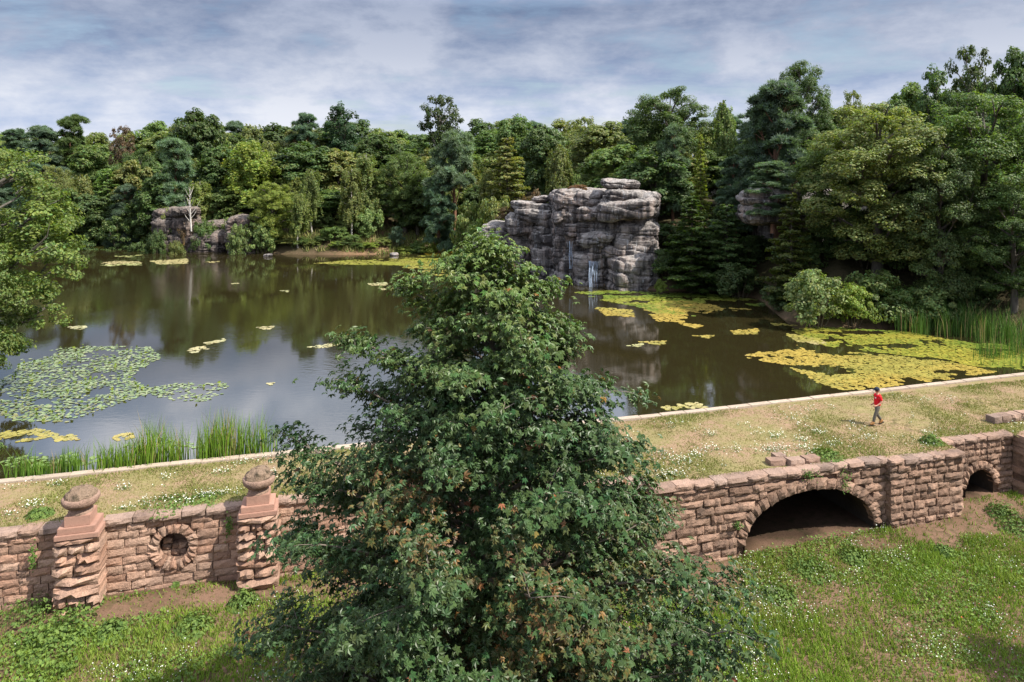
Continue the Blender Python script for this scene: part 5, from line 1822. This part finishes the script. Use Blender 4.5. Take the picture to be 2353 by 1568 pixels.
YEL, YEL2, YGR, YGR2, TAN = (.38, .275, .060), (.28, .25, .060), (.24, .25, .04), (.13, .19, .028), (.38, .32, .15)
mat_patch([[(1700, 822), (1745, 803), (1830, 793), (1900, 806), (1990, 812), (2100, 822), (2180, 832), (2290, 855), (2180, 872), (2080, 884), (1985, 896), (1930, 896), (1880, 880), (1850, 862), (1800, 838)], ], 50, .14, (YEL2, YEL), 'wide mat of bright yellow water plants against the dam edging', 301, hole_f=.9, hole=.32, hole2=2.6)
mat_patch([[(1805, 752), (1850, 748), (1990, 757), (2080, 762), (2240, 790), (2353, 830), (2353, 850), (2240, 842), (2120, 822), (2000, 808), (1900, 796), (1850, 775)], [(2240, 790), (2353, 790), (2440, 850), (2353, 855)]], 44, .15, (YGR2, (.32, .28, .045)), 'mat of yellow-green lily leaves between shrubs and yellow mat', 302, hole=.33, hole_f=.8, hole2=2.4)
mat_patch([[(1315, 672), (1400, 668), (1500, 672), (1640, 676), (1760, 692), (1740, 706), (1640, 702), (1560, 712), (1600, 728), (1520, 722), (1460, 704), (1380, 690)]], 16, .24, (YGR2, YGR), 'green water plant fringe at the foot of the crag', 303, hole=.38)
mat_patch([[(1470, 696), (1560, 690), (1700, 704), (1750, 712), (1640, 716), (1600, 726), (1530, 728), (1480, 712)], [(1365, 706), (1450, 712), (1460, 728), (1400, 730)], [(1490, 722), (1590, 728), (1570, 742), (1510, 738)], [(1555, 742), (1620, 746), (1600, 756)], [(1675, 760), (1745, 755), (1740, 768), (1690, 768)], [(1590, 772), (1640, 770), (1630, 778)], [(1470, 786), (1530, 784), (1520, 794)], [(1760, 740), (1830, 748), (1800, 756)]], 26, .20, (YEL2, YEL), 'yellow rafts of water plants floating off the crag', 304, hole=.33)
mat_patch([[(1800, 765), (1880, 778), (1900, 792), (1840, 790)], [(1520, 935), (1600, 925), (1640, 940), (1550, 953), (1515, 950)]], 26, .18, (TAN, YEL2), 'small tan rafts of water plants by the edging and the green mat', 305, hole=.30)
mat_patch([[(165, 556), (345, 560), (410, 573), (330, 572), (200, 572), (-60, 580), (-60, 562)]], 10, .34, (YEL2, (.36, .30, .05)), 'ochre fringe of water plants at the lake head', 306, hole=.28)
mat_patch([[(205, 606), (260, 599), (322, 602), (325, 610), (250, 612)], [(255, 589), (330, 586), (300, 592)], [(345, 600), (430, 594), (430, 606), (370, 608)], [(470, 602), (510, 600), (500, 606)], [(585, 604), (600, 603), (598, 608)]], 14, .28, (TAN, (.30, .32, .12)), 'flat tan rafts of water plants off the low rocks', 307, hole=.26)
mat_patch([[(720, 606), (800, 598), (960, 588), (1060, 582), (1060, 592), (940, 612), (820, 610)], [(860, 604), (1060, 594), (1060, 618), (960, 620)], [(960, 622), (1060, 612), (1060, 640), (990, 632)]], 14, .28, (YGR, YEL2), 'scattered yellow-green rafts of water plants below the umbrella pine', 308, hole=.42)
mat_patch([[(975, 582), (1060, 574), (1060, 586), (990, 590)]], 14, .28, (YEL, (.55, .34, .03)), 'bright orange-yellow strip of water plants below the umbrella pine', 309, hole=.25)
mat_patch([[(845, 652), (888, 649), (890, 656), (855, 657)], [(530, 652), (548, 650), (545, 656)], [(590, 752), (630, 750), (625, 758), (600, 757)], [(430, 802), (470, 796), (480, 806), (440, 812)], [(470, 788), (518, 778), (520, 784), (480, 792)], [(708, 798), (780, 786), (790, 792), (740, 800)], [(640, 668), (665, 667), (660, 672)],
           [(150, 752), (200, 748), (190, 758)], [(870, 662), (890, 664), (880, 668)], [(610, 882), (630, 879), (628, 886)], [(1440, 795), (1480, 790), (1470, 798)]], 30, .17, (TAN, (.34, .34, .16)), 'little tan rafts of leaves drifting in open water', 310, hole=.15)
mat_patch([[(0, 995), (90, 985), (140, 1000), (60, 1015), (-40, 1020)], [(110, 1003), (170, 1000), (180, 1010), (130, 1015)], [(255, 1005), (300, 992), (305, 1005), (270, 1016)]], 30, .17, (YEL, YEL2), 'yellow floating leaves between the alder reflection and the reeds', 311, hole=.30)
mat_patch([[(0, 1060), (60, 1040), (180, 1035), (300, 1020), (560, 990), (640, 985), (640, 1020), (560, 1040), (260, 1070), (60, 1095)], ], 10, .13, ((.19, .26, .09), (.14, .22, .06)), 'small pale pads floating among the reeds by the edging', 312, hole=.52)

# ------------------------------------------------------------------ the walker
def skin_mesh(name, verts, edges, radii, parent, material, sub=2, root=0):
    bm = bmesh.new()
    lay = bm.verts.layers.skin.verify()
    vl = [bm.verts.new(v_) for v_ in verts]
    for a, b_ in edges: bm.edges.new((vl[a], vl[b_]))
    for v_, rd in zip(vl, radii):
        v_[lay].radius = (rd, rd) if not isinstance(rd, tuple) else rd
    vl[root][lay].use_root = True
    me = bpy.data.meshes.new(name); bm.to_mesh(me); bm.free()
    me.materials.append(material)
    o = ob(name, me, parent)
    sk = o.modifiers.new('skin', 'SKIN'); sk.use_smooth_shade = True
    ss = o.modifiers.new('sub', 'SUBSURF'); ss.levels = ss.render_levels = sub
    return o


M_skin = flat('skin', (.52, .27, .19), .55, .4, .06)
M_red = flat('red_cotton', (.62, .012, .022), .8, .2, .10)
M_grey = flat('grey_canvas', (.115, .105, .088), .9, .15, .25)
M_navy = flat('navy_cloth', (.022, .028, .045), .85, .2, .2)
M_tan = flat('tan_leather', (.30, .15, .055), .6, .3, .2)
M_white = flat('white_print', (.8, .8, .8), .8, .2, .02)
M_sole = flat('dark_rubber', (.03, .025, .02), .8, .2, .1)
wp = at(2016, 975, .2)
uw, vw = UV(wp[0], wp[1])
per = ob('person', None, loc=(wp[0], wp[1], float(dam_z(uw, vw)) + .005), rot=(0, 0, UA + math.pi + R(-8)), label='walking person in red polo shirt, grey trousers, dark cap and tan boots on the dam', cat='person', kind='thing')
# local x is forward, y to the person's left, z up
hip, kneeF, ankF = (.0, .09, .93), (.20, .10, .52), (.30, .10, .12)
kneeB, ankB = (-.02, -.09, .50), (-.27, -.09, .17)
# bare body: head, neck, arms and hands, one continuous skin
vb = [(0, 0, .98), (.0, 0, 1.20), (-.02, 0, 1.40), (.0, 0, 1.50), (.015, 0, 1.57), (.03, 0, 1.66), (.03, 0, 1.745),
      (-.02, .17, 1.41), (-.05, .215, 1.14), (.15, .20, 1.00), (.22, .185, .975), (.27, .18, .965),
      (-.02, -.17, 1.41), (-.09, -.215, 1.14), (.08, -.20, .96), (.15, -.185, .93), (.20, -.18, .92)]
eb = [(0, 1), (1, 2), (2, 3), (3, 4), (4, 5), (5, 6), (2, 7), (7, 8), (8, 9), (9, 10), (10, 11), (2, 12), (12, 13), (13, 14), (14, 15), (15, 16)]
rb_ = [.13, .13, .12, .058, .065, .092, .075, .058, .046, .030, .034, .03, .058, .046, .030, .034, .03]
# fingers and thumbs rooted in the palms
for (pi, sx) in ((11, 1), (16, -1)):
    bx, by, bz = vb[pi]
    for k in range(4):
        i0 = len(vb)
        off = (k - 1.5) * .019
        L = (.030, .036, .034, .026)[k]
        vb += [(bx + .025 + L * .6, by - .012 * sx, bz + off * .9), (bx + .02 + L * .9, by - .034 * sx, bz + off * .9 - .008)]
        eb += [(pi, i0), (i0, i0 + 1)]; rb_ += [.0095, .008]
    i0 = len(vb)
    pp = pi - 1
    vb += [(vb[pp][0] + .03, by - .03 * sx, bz + .045), (vb[pp][0] + .06, by - .045 * sx, bz + .04)]
    eb += [(pp, i0), (i0, i0 + 1)]; rb_ += [.011, .009]
body = skin_mesh('body', vb, eb, rb_, per, M_skin)
# shirt with short sleeves
vsr = [(.0, 0, .90), (.0, 0, 1.02), (.01, 0, 1.18), (-.015, 0, 1.34), (-.02, 0, 1.43), (.0, 0, 1.485), (-.02, .16, 1.42), (-.035, .205, 1.30), (-.045, .22, 1.20), (-.02, -.16, 1.42), (-.05, -.205, 1.30), (-.07, -.22, 1.20)]
shirt = skin_mesh('shirt', vsr, [(0, 1), (1, 2), (2, 3), (3, 4), (4, 5), (4, 6), (6, 7), (7, 8), (4, 9), (9, 10), (10, 11)], [.155, .16, .165, .165, .14, .075, .085, .072, .07, .085, .072, .07], per, M_red)
lg = ob('shirt_emblem', bevel_box('shirt_emblem', .008, .05, .055, M_white, .003), shirt, loc=(.152, .075, 1.33), rot=(0, 0, .35))
trs = skin_mesh('trousers', [(0, 0, .98), (0, 0, .90), (.03, .09, .84), (.19, .10, .52), (.29, .10, .16), (-.02, -.09, .84), (-.03, -.09, .50), (-.25, -.09, .20)], [(0, 1), (1, 2), (2, 3), (3, 4), (1, 5), (5, 6), (6, 7)],
                [.145, .14, .105, .078, .068, .105, .078, .068], per, M_grey)


def boot(ank, pitch):
    o = skin_mesh('boot', [(0, 0, .10), (0, 0, .0), (-.05, 0, -.06), (.08, 0, -.055), (.17, 0, -.07)], [(0, 1), (1, 2), (1, 3), (3, 4)], [.062, .06, .05, .052, .042], per, M_tan)
    o.location = ank; o.rotation_euler = (0, pitch, 0)
    g = Geo(); g.box((-.095, -.048, -.118), (.205, .048, -.095))
    ob('sole', g.mesh('sole', M_sole), o)
    return o


boot((.30, .10, .135), -.12)
boot((-.27, -.09, .165), .32)
hd = ob('cap', lathe('cap', [(.118, 0), (.121, .03), (.112, .07), (.085, .10), (.04, .118), (.003, .122)], M_navy, seg=20, nz=.0, seed=1), per, loc=(.028, 0, 1.70), rot=(0, .06, 0))
bv = [(.09, .07, .01), (.11, .0, .02), (.09, -.07, .01), (.20, .055, -.005), (.235, 0, .0), (.20, -.055, -.005)]
ob('cap_peak', mk('cap_peak', np.array(bv + [(a, b_, c - .012) for a, b_, c in bv]), np.array([(0, 1, 4, 3), (1, 2, 5, 4), (9, 10, 7, 6), (10, 11, 8, 7), (3, 4, 10, 9), (4, 5, 11, 10), (0, 3, 9, 6), (2, 8, 11, 5)]), M_navy), hd)
hr = ob('hair', lathe('hair', [(.098, -.05), (.107, -.02), (.108, .02), (.10, .05)], flat('brown_hair', (.06, .035, .02), .7), seg=18, nz=.002), per, loc=(.012, 0, 1.675))
M_eye = flat('dark_eye', (.02, .015, .012), .3, .5, 0)
for s_ in (1, -1):
    ob('eye', lathe('eye', [(.001, -.012), (.010, -.005), (.010, .005), (.001, .012)], M_eye, seg=8, nz=0), body, loc=(.118, .034 * s_, 1.672))
    ob('ear', lathe('ear', [(.001, -.032), (.014, -.015), (.016, .01), (.001, .034)], M_skin, seg=8, nz=0), body, loc=(.015, .098 * s_, 1.655))
ob('nose', mk('nose', np.array([(.115, .012, 1.668), (.115, -.012, 1.668), (.148, 0, 1.642), (.115, .02, 1.632), (.115, -.02, 1.632)]), np.array([(0, 2, 1), (0, 3, 2), (1, 2, 4), (3, 4, 2)]), M_skin), body)
ob('mouth', bevel_box('mouth', .01, .042, .008, flat('lips', (.34, .12, .10), .5), .002), body, loc=(.113, 0, 1.606))

# rough grass along the far shore
rf = np.random.default_rng(8)
n = 14000
px = rf.uniform(560, 1075, n); D = rf.uniform(104, 119, n)
x, y = (px - CX) * D / F, D
sd_ = lake_sd(x, y)
k = (sd_ > -.3) & (rf.uniform(size=n) < np.clip(1.15 - sd_ / 9, .12, 1)) & (n2(x, y, .35, 3, 71) > .40)
x, y = x[k], y[k]; n = len(x)
V, Fi, cc_ = blades(rf, x, y, terrain(x, y), rf.uniform(.3, 1.0, n), rf.uniform(.05, .12, n), lerp((.10, .15, .035), (.24, .22, .08), rf.uniform(size=n)), .9)
ob('bank_grass', mk('bank_grass', V, Fi, M_grass, col=cc_), kind='stuff', label='rough grass and sedge along the sandy far bank', cat='grass')
